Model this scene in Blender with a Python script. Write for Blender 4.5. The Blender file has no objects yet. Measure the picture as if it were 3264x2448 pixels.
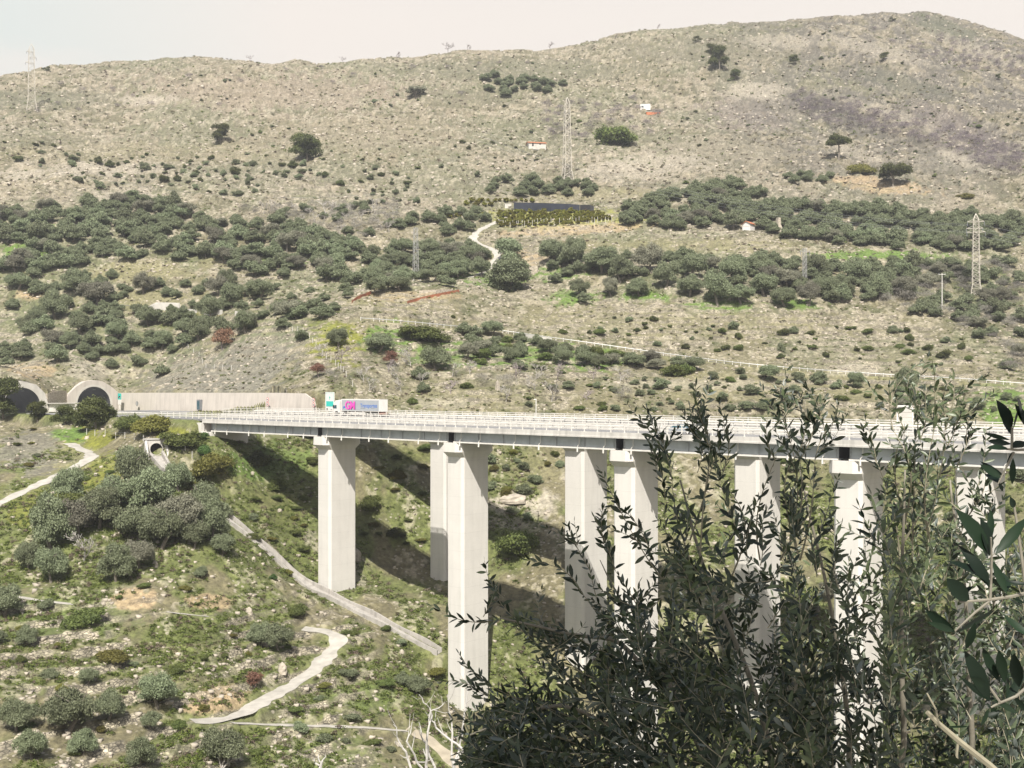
import bpy, math, random
import numpy as np
from mathutils import Vector, Matrix
R = math.radians
C = bpy.context.scene.collection
rng = np.random.default_rng(7)
random.seed(7)
# ---------------------------------------------------------------- camera
F = 1140.0; VH = 388.0                      # focal length in px of a 1024 px wide picture, horizon row
cam_d = bpy.data.cameras.new('camera'); cam = bpy.data.objects.new('camera', cam_d); C.objects.link(cam)
cam_d.sensor_width = 36; cam_d.lens = 36*F/1024; cam_d.shift_y = (VH-384)/1024
cam_d.clip_start = 0.1; cam_d.clip_end = 6000
cam.location = (0, 0, 0); cam.rotation_euler = (R(90), 0, 0)
bpy.context.scene.camera = cam
# ---------------------------------------------------------------- light
SUN_EL = 49.5
SD = Vector((-0.045, -1.0, 0)).normalized()   # horizontal direction towards the sun
sun_dir = Vector((SD.x*math.cos(R(SUN_EL)), SD.y*math.cos(R(SUN_EL)), math.sin(R(SUN_EL))))
sl = bpy.data.lights.new('sun', 'SUN'); sl.energy = 4.6; sl.angle = R(0.5); sl.color = (1.0, 0.95, 0.87)
so = bpy.data.objects.new('sun', sl); C.objects.link(so)
so.rotation_euler = (-sun_dir).to_track_quat('-Z', 'Y').to_euler()
w = bpy.data.worlds.new('World'); bpy.context.scene.world = w; w.use_nodes = True
nt = w.node_tree; nt.nodes.clear()
N = nt.nodes.new; L = nt.links.new
sky = N('ShaderNodeTexSky'); sky.sky_type = 'NISHITA'; sky.sun_disc = False
sky.sun_elevation = R(SUN_EL); sky.sun_rotation = math.atan2(SD.x, SD.y)
sky.air_density = 1.0; sky.dust_density = 2.5
bg1 = N('ShaderNodeBackground'); bg1.inputs[1].default_value = 0.07; L(sky.outputs[0], bg1.inputs[0])
bg2 = N('ShaderNodeBackground'); bg2.inputs[1].default_value = 0.585; 
tc = N('ShaderNodeTexCoord'); sep = N('ShaderNodeSeparateXYZ'); L(tc.outputs['Generated'], sep.inputs[0])
el = N('ShaderNodeMapRange'); el.inputs[1].default_value = 0.30; el.inputs[2].default_value = 0.55
el.inputs[3].default_value = 1; el.inputs[4].default_value = 0.12; el.interpolation_type = 'SMOOTHSTEP'; L(sep.outputs[2], el.inputs[0])
mp = N('ShaderNodeMapping'); mp.inputs['Scale'].default_value = (1.2, 1.2, 5); L(tc.outputs['Generated'], mp.inputs[0])
cn = N('ShaderNodeTexNoise'); cn.inputs['Scale'].default_value = 2.2; cn.inputs['Detail'].default_value = 5; L(mp.outputs[0], cn.inputs[0])
lx = N('ShaderNodeMapRange'); lx.inputs[1].default_value = -0.42; lx.inputs[2].default_value = -0.18; lx.inputs[3].default_value = 0.95; lx.inputs[4].default_value = 0; L(sep.outputs[0], lx.inputs[0])
cm = N('ShaderNodeMapRange'); cm.inputs[1].default_value = 0.50; cm.inputs[2].default_value = 0.66; cm.inputs[3].default_value = 1; cm.inputs[4].default_value = 0; L(cn.outputs[0], cm.inputs[0])
mu = N('ShaderNodeMath'); mu.operation = 'MULTIPLY'; L(lx.outputs[0], mu.inputs[0]); L(cm.outputs[0], mu.inputs[1])
cc = N('ShaderNodeMix'); cc.data_type = 'RGBA'; cc.inputs[6].default_value = (0.92, 0.85, 0.785, 1); cc.inputs[7].default_value = (0.74, 0.80, 0.77, 1)
L(mu.outputs[0], cc.inputs[0]); L(cc.outputs[2], bg2.inputs[0])
mx = N('ShaderNodeMixShader'); L(el.outputs[0], mx.inputs[0]); L(bg1.outputs[0], mx.inputs[1]); L(bg2.outputs[0], mx.inputs[2])
wo = N('ShaderNodeOutputWorld'); L(mx.outputs[0], wo.inputs[0])
vs = bpy.context.scene.view_settings; vs.view_transform = 'Standard'; vs.look = 'None'; vs.exposure = 0.82; vs.gamma = 1; vs.use_curve_mapping = False

# ---------------------------------------------------------------- helpers
def tag(o, label=None, cat=None, group=None, kind=None):
    if label: o['label'] = label
    if cat: o['category'] = cat
    if group: o['group'] = group
    if kind: o['kind'] = kind
    return o
def link(name, me, mat=None, parent=None):
    o = bpy.data.objects.new(name, me); C.objects.link(o)
    if mat and me and len(me.materials) == 0: me.materials.append(mat)
    if parent: o.parent = parent
    return o
def empty(name, loc=(0, 0, 0), rz=0.0, parent=None):
    o = bpy.data.objects.new(name, None); C.objects.link(o); o.location = loc; o.rotation_euler = (0, 0, rz)
    o.empty_display_size = 0.5
    if parent: o.parent = parent
    return o
def npmesh(name, V, Fq, smooth=False):
    """V (n,3); Fq (m,k) with constant k"""
    me = bpy.data.meshes.new(name); V = np.asarray(V, dtype=np.float32); Fq = np.asarray(Fq, dtype=np.int32)
    k = Fq.shape[1]; m = len(Fq)
    me.vertices.add(len(V)); me.vertices.foreach_set('co', V.ravel())
    me.loops.add(m*k); me.loops.foreach_set('vertex_index', Fq.ravel())
    me.polygons.add(m); me.polygons.foreach_set('loop_start', np.arange(0, m*k, k, dtype=np.int32))
    try: me.polygons.foreach_set('loop_total', np.full(m, k, dtype=np.int32))
    except Exception: pass
    if smooth: me.polygons.foreach_set('use_smooth', np.ones(m, dtype=bool))
    me.update(calc_edges=True); me.validate()
    return me
def vcol(me, arr, name='col'):
    a = me.color_attributes.new(name, 'FLOAT_COLOR', 'POINT')
    arr = np.asarray(arr, dtype=np.float32)
    if arr.shape[1] == 3: arr = np.concatenate([arr, np.ones((len(arr), 1), np.float32)], 1)
    a.data.foreach_set('color', arr.ravel())
def vfloat(me, arr, name):
    a = me.attributes.new(name, 'FLOAT', 'POINT'); a.data.foreach_set('value', np.asarray(arr, dtype=np.float32).ravel())

class MB:
    def __init__(s): s.v = []; s.f = []
    def add(s, vs, fs):
        b = len(s.v); s.v += [tuple(p) for p in vs]; s.f += [tuple(i+b for i in q) for q in fs]
    def box(s, x0, x1, y0, y1, z0, z1):
        s.add([(x0,y0,z0),(x1,y0,z0),(x1,y1,z0),(x0,y1,z0),(x0,y0,z1),(x1,y0,z1),(x1,y1,z1),(x0,y1,z1)],
              [(0,3,2,1),(4,5,6,7),(0,1,5,4),(1,2,6,5),(2,3,7,6),(3,0,4,7)])
        return s
    def cbox(s, cx, cy, cz, sx, sy, sz): return s.box(cx-sx/2, cx+sx/2, cy-sy/2, cy+sy/2, cz-sz/2, cz+sz/2)
    def loft(s, rings, caps=True, closed=True):
        n = len(rings[0]); vs = [p for r in rings for p in r]; fs = []
        for i in range(len(rings)-1):
            for j in range(n if closed else n-1):
                a = i*n+j; b = i*n+(j+1) % n; fs.append((a, b, b+n, a+n))
        if caps: fs.append(tuple(range(n))[::-1]); fs.append(tuple((len(rings)-1)*n+j for j in range(n)))
        s.add(vs, fs); return s
    def prism_y(s, prof, y0, y1):   # prof in (x,z)
        return s.loft([[(x, y0, z) for x, z in prof], [(x, y1, z) for x, z in prof]])
    def prism_x(s, prof, x0, x1):   # prof in (y,z)
        return s.loft([[(x0, y, z) for y, z in prof], [(x1, y, z) for y, z in prof]])
    def tube(s, pts, rad, n=6):
        pts = [Vector(p) for p in pts]; rings = []
        if not isinstance(rad, (list, tuple)): rad = [rad]*len(pts)
        t = (pts[1]-pts[0]).normalized(); u = t.orthogonal().normalized()
        for i, p in enumerate(pts):
            t = (pts[min(i+1, len(pts)-1)]-pts[max(i-1, 0)])
            if t.length < 1e-9: t = Vector((0, 0, 1))
            t.normalize(); u = (u-t*u.dot(t))
            if u.length < 1e-6: u = t.orthogonal()
            u.normalize(); v = t.cross(u)
            rings.append([p+(u*math.cos(a)+v*math.sin(a))*rad[i] for a in [2*math.pi*j/n for j in range(n)]])
        return s.loft(rings)
    def bar(s, a, b, t):
        return s.tube([a, b], t*0.7071, 4)
    def disc(s, c, nrm, r, th, n=20):
        nrm = Vector(nrm).normalized(); return s.tube([Vector(c)-nrm*th/2, Vector(c)+nrm*th/2], r, n)
    def build(s, name, mat=None, parent=None, smooth=False, bevel=0):
        me = bpy.data.meshes.new(name); me.from_pydata(s.v, [], s.f); me.update()
        if smooth: me.polygons.foreach_set('use_smooth', [True]*len(me.polygons))
        o = link(name, me, mat, parent)
        if bevel:
            md = o.modifiers.new('bevel', 'BEVEL'); md.width = bevel; md.segments = 2; md.limit_method = 'ANGLE'
        return o
def copy_tree(o, parent=None, children=None):
    c = o.copy(); C.objects.link(c); c.parent = parent
    for ch in o.children: copy_tree(ch, c)
    return c

# ---------------------------------------------------------------- materials
def mat_plain(name, col, rough=0.7, metal=0.0, var=0.12, scale=2.0, bump=0.0, detail=6):
    m = bpy.data.materials.new(name); m.use_nodes = True; t = m.node_tree; b = t.nodes['Principled BSDF']
    b.inputs['Roughness'].default_value = rough; b.inputs['Metallic'].default_value = metal
    co = t.nodes.new('ShaderNodeTexCoord'); n = t.nodes.new('ShaderNodeTexNoise'); n.inputs['Scale'].default_value = scale; n.inputs['Detail'].default_value = detail
    t.links.new(co.outputs['Object'], n.inputs[0])
    mr = t.nodes.new('ShaderNodeMapRange'); mr.inputs[1].default_value = 0.3; mr.inputs[2].default_value = 0.7
    mr.inputs[3].default_value = 1-var; mr.inputs[4].default_value = 1+var; t.links.new(n.outputs[0], mr.inputs[0])
    mx = t.nodes.new('ShaderNodeVectorMath'); mx.operation = 'SCALE'; mx.inputs[0].default_value = col[:3]
    t.links.new(mr.outputs[0], mx.inputs['Scale']); t.links.new(mx.outputs[0], b.inputs['Base Color'])
    if bump:
        bp = t.nodes.new('ShaderNodeBump'); bp.inputs['Strength'].default_value = bump; bp.inputs['Distance'].default_value = 0.1
        t.links.new(n.outputs[0], bp.inputs['Height']); t.links.new(bp.outputs[0], b.inputs['Normal'])
    return m
def mat_concrete(name, col, stain=0.35, lift=True):
    """cast concrete: faint pour joints, vertical dirt streaks, blotches"""
    m = bpy.data.materials.new(name); m.use_nodes = True; t = m.node_tree; b = t.nodes['Principled BSDF']; b.inputs['Roughness'].default_value = 0.85
    co = t.nodes.new('ShaderNodeTexCoord')
    def noise(sc, vec, det=5):
        mp = t.nodes.new('ShaderNodeMapping'); mp.inputs['Scale'].default_value = vec; t.links.new(co.outputs['Object'], mp.inputs[0])
        n = t.nodes.new('ShaderNodeTexNoise'); n.inputs['Scale'].default_value = sc; n.inputs['Detail'].default_value = det; t.links.new(mp.outputs[0], n.inputs[0]); return n.outputs[0]
    def mr(v, a, b_, c, d):
        q = t.nodes.new('ShaderNodeMapRange'); q.inputs[1].default_value = a; q.inputs[2].default_value = b_; q.inputs[3].default_value = c; q.inputs[4].default_value = d; t.links.new(v, q.inputs[0]); return q.outputs[0]
    def mul(a, b_):
        q = t.nodes.new('ShaderNodeMath'); q.operation = 'MULTIPLY'; t.links.new(a, q.inputs[0]); t.links.new(b_, q.inputs[1]); return q.outputs[0]
    a = mr(noise(0.35, (1, 1, 1)), 0.3, 0.7, 1-stain*0.35, 1.05)
    s = mr(noise(1.2, (1, 1, 0.06)), 0.45, 0.75, 1.0, 1-stain)
    g = mr(noise(9, (1, 1, 1)), 0.3, 0.7, 0.94, 1.04)
    v = mul(mul(a, s), g)
    if lift:
        sp = t.nodes.new('ShaderNodeSeparateXYZ'); t.links.new(co.outputs['Object'], sp.inputs[0])
        fr = t.nodes.new('ShaderNodeMath'); fr.operation = 'PINGPONG'; fr.inputs[1].default_value = 1.6; t.links.new(sp.outputs[2], fr.inputs[0])
        v = mul(v, mr(fr.outputs[0], 0.0, 0.05, 0.86, 1.0))
    mx = t.nodes.new('ShaderNodeVectorMath'); mx.operation = 'SCALE'; mx.inputs[0].default_value = col[:3]
    t.links.new(v, mx.inputs['Scale']); t.links.new(mx.outputs[0], b.inputs['Base Color'])
    return m
def mat_leaf(name, col, col2, back=None, rough=0.6, trans=0.36, attr='col', spec=0.3):
    """foliage; tone picked per leaf clump from the tone attribute"""
    m = bpy.data.materials.new(name); m.use_nodes = True; t = m.node_tree; b = t.nodes['Principled BSDF']; out = t.nodes['Material Output']
    b.inputs['Roughness'].default_value = rough
    if 'Specular IOR Level' in b.inputs: b.inputs['Specular IOR Level'].default_value = spec
    at = t.nodes.new('ShaderNodeAttribute'); at.attribute_name = 'tone'
    oi = t.nodes.new('ShaderNodeObjectInfo')
    mx = t.nodes.new('ShaderNodeMix'); mx.data_type = 'RGBA'; mx.inputs[6].default_value = (*col, 1); mx.inputs[7].default_value = (*col2, 1)
    t.links.new(at.outputs['Fac'], mx.inputs[0])
    hs = t.nodes.new('ShaderNodeHueSaturation'); t.links.new(mx.outputs[2], hs.inputs['Color'])
    mr = t.nodes.new('ShaderNodeMapRange'); mr.inputs[3].default_value = 0.78; mr.inputs[4].default_value = 1.28; t.links.new(oi.outputs['Random'], mr.inputs[0]); t.links.new(mr.outputs[0], hs.inputs['Value'])
    mh = t.nodes.new('ShaderNodeMapRange'); mh.inputs[3].default_value = 0.485; mh.inputs[4].default_value = 0.515; t.links.new(oi.outputs['Random'], mh.inputs[0]); t.links.new(mh.outputs[0], hs.inputs['Hue'])
    colout = hs.outputs[0]
    if back:
        ge = t.nodes.new('ShaderNodeNewGeometry'); m2 = t.nodes.new('ShaderNodeMix'); m2.data_type = 'RGBA'; m2.inputs[7].default_value = (*back, 1)
        t.links.new(ge.outputs['Backfacing'], m2.inputs[0]); t.links.new(colout, m2.inputs[6]); colout = m2.outputs[2]
    t.links.new(colout, b.inputs['Base Color'])
    tr = t.nodes.new('ShaderNodeBsdfTranslucent'); t.links.new(colout, tr.inputs[0])
    ms = t.nodes.new('ShaderNodeMixShader'); ms.inputs[0].default_value = trans
    t.links.new(b.outputs[0], ms.inputs[1]); t.links.new(tr.outputs[0], ms.inputs[2]); t.links.new(ms.outputs[0], out.inputs[0])
    return m
M = {}
M['concrete'] = mat_concrete('pier_concrete', (0.56, 0.54, 0.505), 0.09)
M['deck'] = mat_concrete('deck_concrete', (0.50, 0.48, 0.445), 0.3, False)
M['wallc'] = mat_concrete('retaining_concrete', (0.47, 0.43, 0.385), 0.20, False)
M['chan'] = mat_concrete('channel_concrete', (0.36, 0.34, 0.31), 0.35, False)
M['girder'] = mat_plain('girder_paint', (0.36, 0.38, 0.39), 0.55, 0.0, 0.14, 0.8)
M['asphalt'] = mat_plain('worn_asphalt', (0.185, 0.183, 0.182), 0.9, 0, 0.12, 0.5)
M['lane'] = mat_plain('road_paint', (0.62, 0.61, 0.58), 0.7, 0, 0.12, 1.5)
M['galv'] = mat_plain('galvanised_steel', (0.60, 0.58, 0.54), 0.6, 0.0, 0.10, 1.0)
M['white'] = mat_plain('white_paint', (0.62, 0.60, 0.57), 0.5, 0, 0.05, 1.0)
M['plaster'] = mat_plain('pale_plaster', (0.46, 0.44, 0.40), 0.85, 0, 0.14, 0.6)
M['dark'] = mat_plain('dark_rubber', (0.02, 0.02, 0.022), 0.8, 0, 0.2, 3)
M['black'] = mat_plain('black_net', (0.018, 0.022, 0.035), 0.85, 0, 0.3, 0.5)
M['inner'] = mat_plain('tunnel_lining', (0.045, 0.045, 0.05), 0.8, 0, 0.3, 0.4)  # near-black colour stands in for the shade inside the bore
M['stone'] = mat_plain('rubble_stone', (0.33, 0.29, 0.23), 0.9, 0, 0.45, 2.2, 1.0)
M['tile'] = mat_plain('terracotta', (0.42, 0.15, 0.07), 0.8, 0, 0.25, 1.5)
M['pylon'] = mat_plain('weathered_steel', (0.42, 0.39, 0.33), 0.6, 0.1, 0.12, 0.5)
M['bark'] = mat_plain('olive_bark', (0.16, 0.14, 0.115), 0.9, 0, 0.3, 4)
M['palebark'] = mat_plain('fig_bark', (0.40, 0.385, 0.36), 0.85, 0, 0.15, 6)
M['twig'] = mat_plain('bare_twigs', (0.23, 0.195, 0.19), 0.9, 0, 0.2, 1)
M['greytwig'] = mat_plain('grey_dead_twigs', (0.33, 0.31, 0.28), 0.9, 0, 0.2, 1)
M['silverstem'] = mat_plain('olive_stem', (0.17, 0.155, 0.12), 0.75, 0, 0.2, 40)
M['path'] = mat_plain('trodden_path', (0.36, 0.34, 0.30), 0.95, 0, 0.18, 0.7)
M['dirt'] = mat_plain('earth_track', (0.33, 0.29, 0.22), 0.95, 0, 0.18, 0.7)
M['orange'] = mat_plain('orange_net', (0.27, 0.10, 0.05), 0.8, 0, 0.2, 1)
M['teal'] = mat_plain('teal_sign', (0.03, 0.42, 0.36), 0.5, 0, 0.03)
M['red'] = mat_plain('red_sign', (0.45, 0.06, 0.07), 0.5, 0, 0.03)
M['blue'] = mat_plain('blue_paint', (0.05, 0.14, 0.42), 0.5, 0, 0.03)
M['pink'] = mat_plain('pink_paint', (0.72, 0.08, 0.42), 0.5, 0, 0.03)
M['purple'] = mat_plain('purple_paint', (0.14, 0.03, 0.16), 0.5, 0, 0.03)
M['tarp'] = mat_plain('grey_tarpaulin', (0.32, 0.34, 0.36), 0.6, 0, 0.06, 0.5)
M['carpaint'] = mat_plain('silver_car_paint', (0.40, 0.42, 0.44), 0.3, 0.5, 0.03)
M['glass'] = mat_plain('dark_glass', (0.04, 0.09, 0.11), 0.08, 0, 0.02)
M['sign_grey'] = mat_plain('sign_back', (0.20, 0.21, 0.22), 0.6, 0.3, 0.1)
M['olive'] = mat_leaf('olive_foliage', (0.145, 0.170, 0.095), (0.285, 0.32, 0.195))
M['olive_grey'] = mat_leaf('grey_olive_foliage', (0.15, 0.148, 0.105), (0.32, 0.315, 0.235))
M['pine'] = mat_leaf('pine_foliage', (0.045, 0.060, 0.024), (0.15, 0.165, 0.055))
M['maquis'] = mat_leaf('maquis_foliage', (0.075, 0.10, 0.033), (0.20, 0.235, 0.07))
M['broom'] = mat_leaf('broom_foliage', (0.10, 0.10, 0.026), (0.25, 0.235, 0.065))
M['russet'] = mat_leaf('russet_foliage', (0.17, 0.09, 0.06), (0.34, 0.20, 0.14))
M['fresh'] = mat_leaf('fresh_foliage', (0.055, 0.105, 0.03), (0.13, 0.205, 0.06))
M['scrubmix'] = None
# ---------------------------------------------------------------- bridge frame
P0 = np.array([-11.5, 200.3]); RZ = math.atan2(-0.6765, 0.7385)
DV = np.array([0.7385, -0.6765]); NV = np.array([0.6765, 0.7385])
SPAN = 37.1; WID = 10.8; FAR = 24.8; SAB = -77.5; FARS = -30.0; FSAB = -108.0; SEND = 186.0
def bw(s, n):                        # bridge coordinates -> world x, y
    p = P0+s*DV+n*NV; return p[0], p[1]
def s_at(u, n):                      # where a line parallel to the road is met by the ray through column u
    tx = (u-512)/F; a = P0+n*NV
    return (a[0]-tx*a[1])/(tx*DV[1]-DV[0])
# ---------------------------------------------------------------- noise
def vnoise(x, y, seed=0):
    xi = np.floor(x).astype(np.int64); yi = np.floor(y).astype(np.int64); xf = (x-xi).astype(np.float32); yf = (y-yi).astype(np.float32)
    def h(a, b):
        n = (a*374761393 + b*668265263 + seed*1442695041) & 0xffffffff
        n = ((n ^ (n >> 13))*1274126177) & 0xffffffff
        return ((n ^ (n >> 16)) & 0xffff).astype(np.float32)/65535.0
    u = xf*xf*(3-2*xf); v = yf*yf*(3-2*yf)
    a = h(xi, yi); b = h(xi+1, yi); c = h(xi, yi+1); d = h(xi+1, yi+1)
    return (a*(1-u)+b*u)*(1-v)+(c*(1-u)+d*u)*v
def fbm(x, y, sc, oc=4, seed=0):     # mean about 0, range about -0.5..0.5
    r = 0; amp = 0.5; tot = 0
    for i in range(oc):
        k = 2.0**i/sc; r = r+amp*(vnoise(x*k+17.3*i, y*k-9.1*i, seed+i)-0.5); tot += amp; amp *= 0.5
    return r/tot
def sst(a, b, x): t = np.clip((x-a)/(b-a), 0, 1); return t*t*(3-2*t)
# ---------------------------------------------------------------- terrain control points: (column, row, distance)
vs_ = [412, 385, 340, 300, 250, 200, 150, 100, 60, 20]; ys_ = [298, 328, 372, 415, 465, 520, 600, 700, 790, 900]
def Yv(v): return float(np.interp(v, vs_[::-1], ys_[::-1]))
skyl = [(0,79),(46,69),(116,56.5),(208,53),(301,58),(347,62.5),(393,58),(463,50),(555,45),(625,39),(662,28),(704,22),(787,23),(880,22),(926,17),(949,14),(972,17),(1023,32)]
skx = [a for a, b in skyl]; sky_ = [b for a, b in skyl]
CP = []
def cp(u, v, Y): CP.append(((u-512)/F*Y, Y, (VH-v)/F*Y))
for u in [-150, -60] + list(range(0, 1024, 85)) + [1023, 1090, 1180]:
    sv = float(np.interp(u, skx, sky_)) if u <= 1023 else 32+0.28*(u-1023)
    if u < 0: sv = 79-0.15*u
    for v in [sv, 100, 150, 200, 250, 300, 340]:
        if v > sv+18 or v == sv:
            if u < 330 and v >= 300: continue
            if 300 < u < 470 and v > 280: continue
            Y = Yv(v); cp(u, v, Y)
            if v == sv:
                x, y, z = CP[-1]; k = (Y+70)/Y; CP.append((x*k, Y+70, z-6)); k = (Y+220)/Y; CP.append((x*k, Y+220, z-70)); k = (Y+600)/Y; CP.append((x*k, Y+600, z-200))
for p in [(-60,375,345),(0,375,352),(60,378,352),(94,374,358),(150,386,344),(200,388,326),(250,388,310),(300,388,297),(318,402,288),(335,384,303),(400,402,294),(500,408,291),
          (-60,340,385),(0,340,388),(94,335,392),(200,335,368),(265,345,340),(0,300,430),(100,300,428),(200,300,422),(280,310,395),
          (330,332,338),(400,327,350),(450,335,348),(330,360,318),(420,365,322),(400,296,388),(440,292,392),(420,278,432),(350,290,425),(500,345,350),(560,341,362),(640,356,352),
          (700,366,345),(780,372,340),(860,378,335),(940,381,332),(1023,384,330),(1100,386,330),(600,400,305),(750,405,300),(900,408,296),(1023,412,288),(1120,420,270),
          (545,450,280),(545,510,259),(548,532,250),(600,430,289),(650,415,297),(750,430,288),(900,430,284),(1023,440,272),(700,500,262),(850,520,248),(1000,540,232),
          (600,600,228),(720,640,214),(850,650,199),(1000,660,178),(1120,600,190),(848,778,155),(645,778,181),(560,768,195),(985,715,163),(1000,790,135),
          (487,714,200),(466,710,204),(444,712,204),(423,507,256),(423,474,265),(423,553,248),(444,592,235),(349,539,245),(349,500,254),(349,457,263),(487,510,259),(487,600,231),
          (249.6,462,250.6),(273,486.5,250.5),(309.6,509,247),(300,450,266),(300,430,280),(240,432,268),
          (200,480,238),(222,450,246),(118,426,268),(60,428,285),(0,432,300),(180,436,252),(120,440,262),(60,437,275),(30,436,272),(0,438,275),(0,470,240),(40,452,262),(95,457,258),(95,448,266),
          (0,500,222),(50,490,232),(100,520,215),(200,530,216),(260,545,228),(223,517,232),(150,560,208),(100,600,192),(200,600,198),(260,606,206),(300,598,215),(330,598,222),(348,590,228),(309,586,230),
          (375,625,215),(440,655,210),(0,560,205),(0,620,182),(0,700,160),(0,768,142),(-60,768,140),(-60,600,180),(-60,480,235),(100,700,163),(200,650,183),(200,700,170),(200,768,152),(300,650,196),
          (300,700,179),(300,768,160),(345,632,205),(400,700,187),(400,768,168),(440,724,189),(465,768,177),(430,680,200),(100,768,146)]: cp(*p)
for x, y, z in [(-80,110,-44),(-30,110,-46),(30,110,-47),(80,110,-40),(110,75,-14),(-60,60,-29),(0,60,-29),(50,60,-25),(0,40,-19),(-30,40,-19),(30,40,-18),(0,20,-9.5),(15,20,-9),(-15,20,-9.5),
                (0,4,-2.8),(3,4,-2.6),(-3,4,-2.8),(0,0,-1.7),(4,0,-1.6),(-4,0,-1.8),(130,60,-7),(25,10,-5),(-25,10,-6)]: CP.append((x, y, z))
CP = np.array(CP)
# depth-aware scaling keeps far points from rippling the near ones
S0 = 100.0
def tps_fit(P, lam):
    n = len(P); d = np.hypot(P[:,None,0]-P[None,:,0], P[:,None,1]-P[None,:,1])/S0
    K = np.where(d > 0, d*d*np.log(d+1e-12), 0)+np.eye(n)*lam
    A = np.zeros((n+3, n+3)); A[:n,:n] = K; A[:n,n] = 1; A[:n,n+1:] = P[:,:2]/S0; A[n:,:n] = A[:n,n:].T
    return np.linalg.solve(A, np.concatenate([P[:,2], [0,0,0]]))
lam = 0.0006
W_ = tps_fit(CP, lam)
def tps(x, y):
    x = np.asarray(x, float); y = np.asarray(y, float); out = np.full(x.shape, W_[-3])+W_[-2]*x/S0+W_[-1]*y/S0
    for i in range(len(CP)):
        d2 = ((x-CP[i,0])**2+(y-CP[i,1])**2)/S0**2
        out += W_[i]*0.5*d2*np.log(d2+1e-12)
    return out
# polar grid of the ground sheet: columns are fixed x/y, rows are distances
TX = np.concatenate([np.linspace(-0.78, -0.465, 50, endpoint=False), np.linspace(-0.465, 0.465, 900), np.linspace(0.465, 0.78, 51)[1:]])
YR = np.concatenate([np.geomspace(1.5, 70, 60, endpoint=False), np.geomspace(70, 130, 60, endpoint=False), np.geomspace(130, 300, 620, endpoint=False), np.geomspace(300, 950, 640, endpoint=False), np.geomspace(950, 1700, 40)])
NC, NR = len(TX), len(YR)
ci = np.arange(0, NC, 10); ci = np.unique(np.append(ci, NC-1)); ri = np.arange(0, NR, 10); ri = np.unique(np.append(ri, NR-1))
Xc = TX[ci][None,:]*YR[ri][:,None]; Yc = np.broadcast_to(YR[ri][:,None], Xc.shape)
Zc = tps(Xc, Yc)
tmp = np.empty((len(ri), NC)); 
for i in range(len(ri)): tmp[i] = np.interp(TX, TX[ci], Zc[i])
Z = np.empty((NR, NC), np.float64)
fr = np.interp(YR, YR[ri], np.arange(len(ri))); i0 = np.clip(np.floor(fr).astype(int), 0, len(ri)-2); f_ = (fr-i0)[:,None]
Z = tmp[i0]*(1-f_)+tmp[i0+1]*f_
X = TX[None,:]*YR[:,None]; Y = np.broadcast_to(YR[:,None], X.shape).copy()
U_ = 512+F*TX[None,:]+0*Y
SC = (X-P0[0])*DV[0]+(Y-P0[1])*DV[1]; NC_ = (X-P0[0])*NV[0]+(Y-P0[1])*NV[1]
# broad relief, gullies and ledges of the hill
farm = sst(300, 420, Y); near_ = sst(100, 140, Y)
und = fbm(X, Y, 90, 3, 3)*19*farm + fbm(X, Y, 34, 3, 8)*4.2*sst(280, 360, Y) + fbm(X, Y, 22, 3, 5)*2.2*near_*(1-farm)
rg = sst(0.05, 0.3, TX[None,:]+0*Y)*sst(480, 640, Y)
und += -np.abs(fbm(X*1.0+Y*0.35, Y*0.35, 70, 3, 21))*26*rg
und += -np.abs(fbm(X, Y*0.3, 60, 3, 29))*14*(1-rg)*sst(430, 600, Y)
Z = Z+und
# drystone terraces
def terr(Zin, step, wob, seed, lo, m):
    h = Zin/step+fbm(X, Y, wob, 3, seed)*0.9; i = np.floor(h); f = h-i
    g = np.where(f < lo, f*0.25/lo, 0.25+0.75*sst(lo, 1.0, f)); ris = sst(lo-0.02, lo+0.12, f)*(1-sst(0.93, 1.0, f))
    z2 = (i+g-fbm(X, Y, wob, 3, seed)*0.9)*step
    return Zin*(1-m)+z2*m, ris*m
Vp = VH-F*Z/Y
tm = sst(0.02, 0.10, fbm(X, Y, 26, 3, 40)+0.10)*near_
ll = sst(560, 630, Vp)*(1-sst(330, 420, U_))*sst(120, 150, Y)*(Y < 240)
Z, r1 = terr(Z, 1.55, 40, 11, 0.62, np.clip(ll*0.95*sst(-0.12, 0.06, fbm(X, Y, 14, 3, 77)+0.03), 0, 1))
midm = sst(285, 300, Y)*(1-sst(500, 640, Y))*tm*0.8
Z, r2 = terr(Z, 2.1, 60, 13, 0.6, midm)
Z, r3 = terr(Z, 3.4, 80, 15, 0.62, sst(500, 640, Y)*0.5*tm*(1-rg*0.6))
RIS = np.clip(r1+r2*1.0+r3*0.4, 0, 1)
# rocks and tussocks as real bumps
sc_ = np.clip(Y/300, 0.55, 2.2)
n1 = fbm(X, Y*0.8, 3.4, 3, 51)
rockm = sst(0.03, 0.12, n1+0.22*fbm(X, Y, 45, 3, 52)+0.05*farm)*near_
Z = Z+rockm*(0.35+0.9*sst(350, 600, Y))+fbm(X, Y, 7, 3, 61)*0.9*near_+fbm(X, Y, 1.6, 2, 62)*0.35*near_
# motorway bench
SPA = s_at(94, FAR+6.3)+0.0; SPB = s_at(22, 5.4)+0.0; NWALL = FAR+13.2
sstep = SPB+(SPA-SPB)*np.clip((NC_-13.6)/9.0, 0, 1); print('SPA', SPA, 'SPB', SPB)
tg0 = -1.4+3.4*np.maximum(np.exp(-((NC_-FAR-6.3)/6.5)**2), np.exp(-((NC_-5.4)/6.5)**2))
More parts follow.
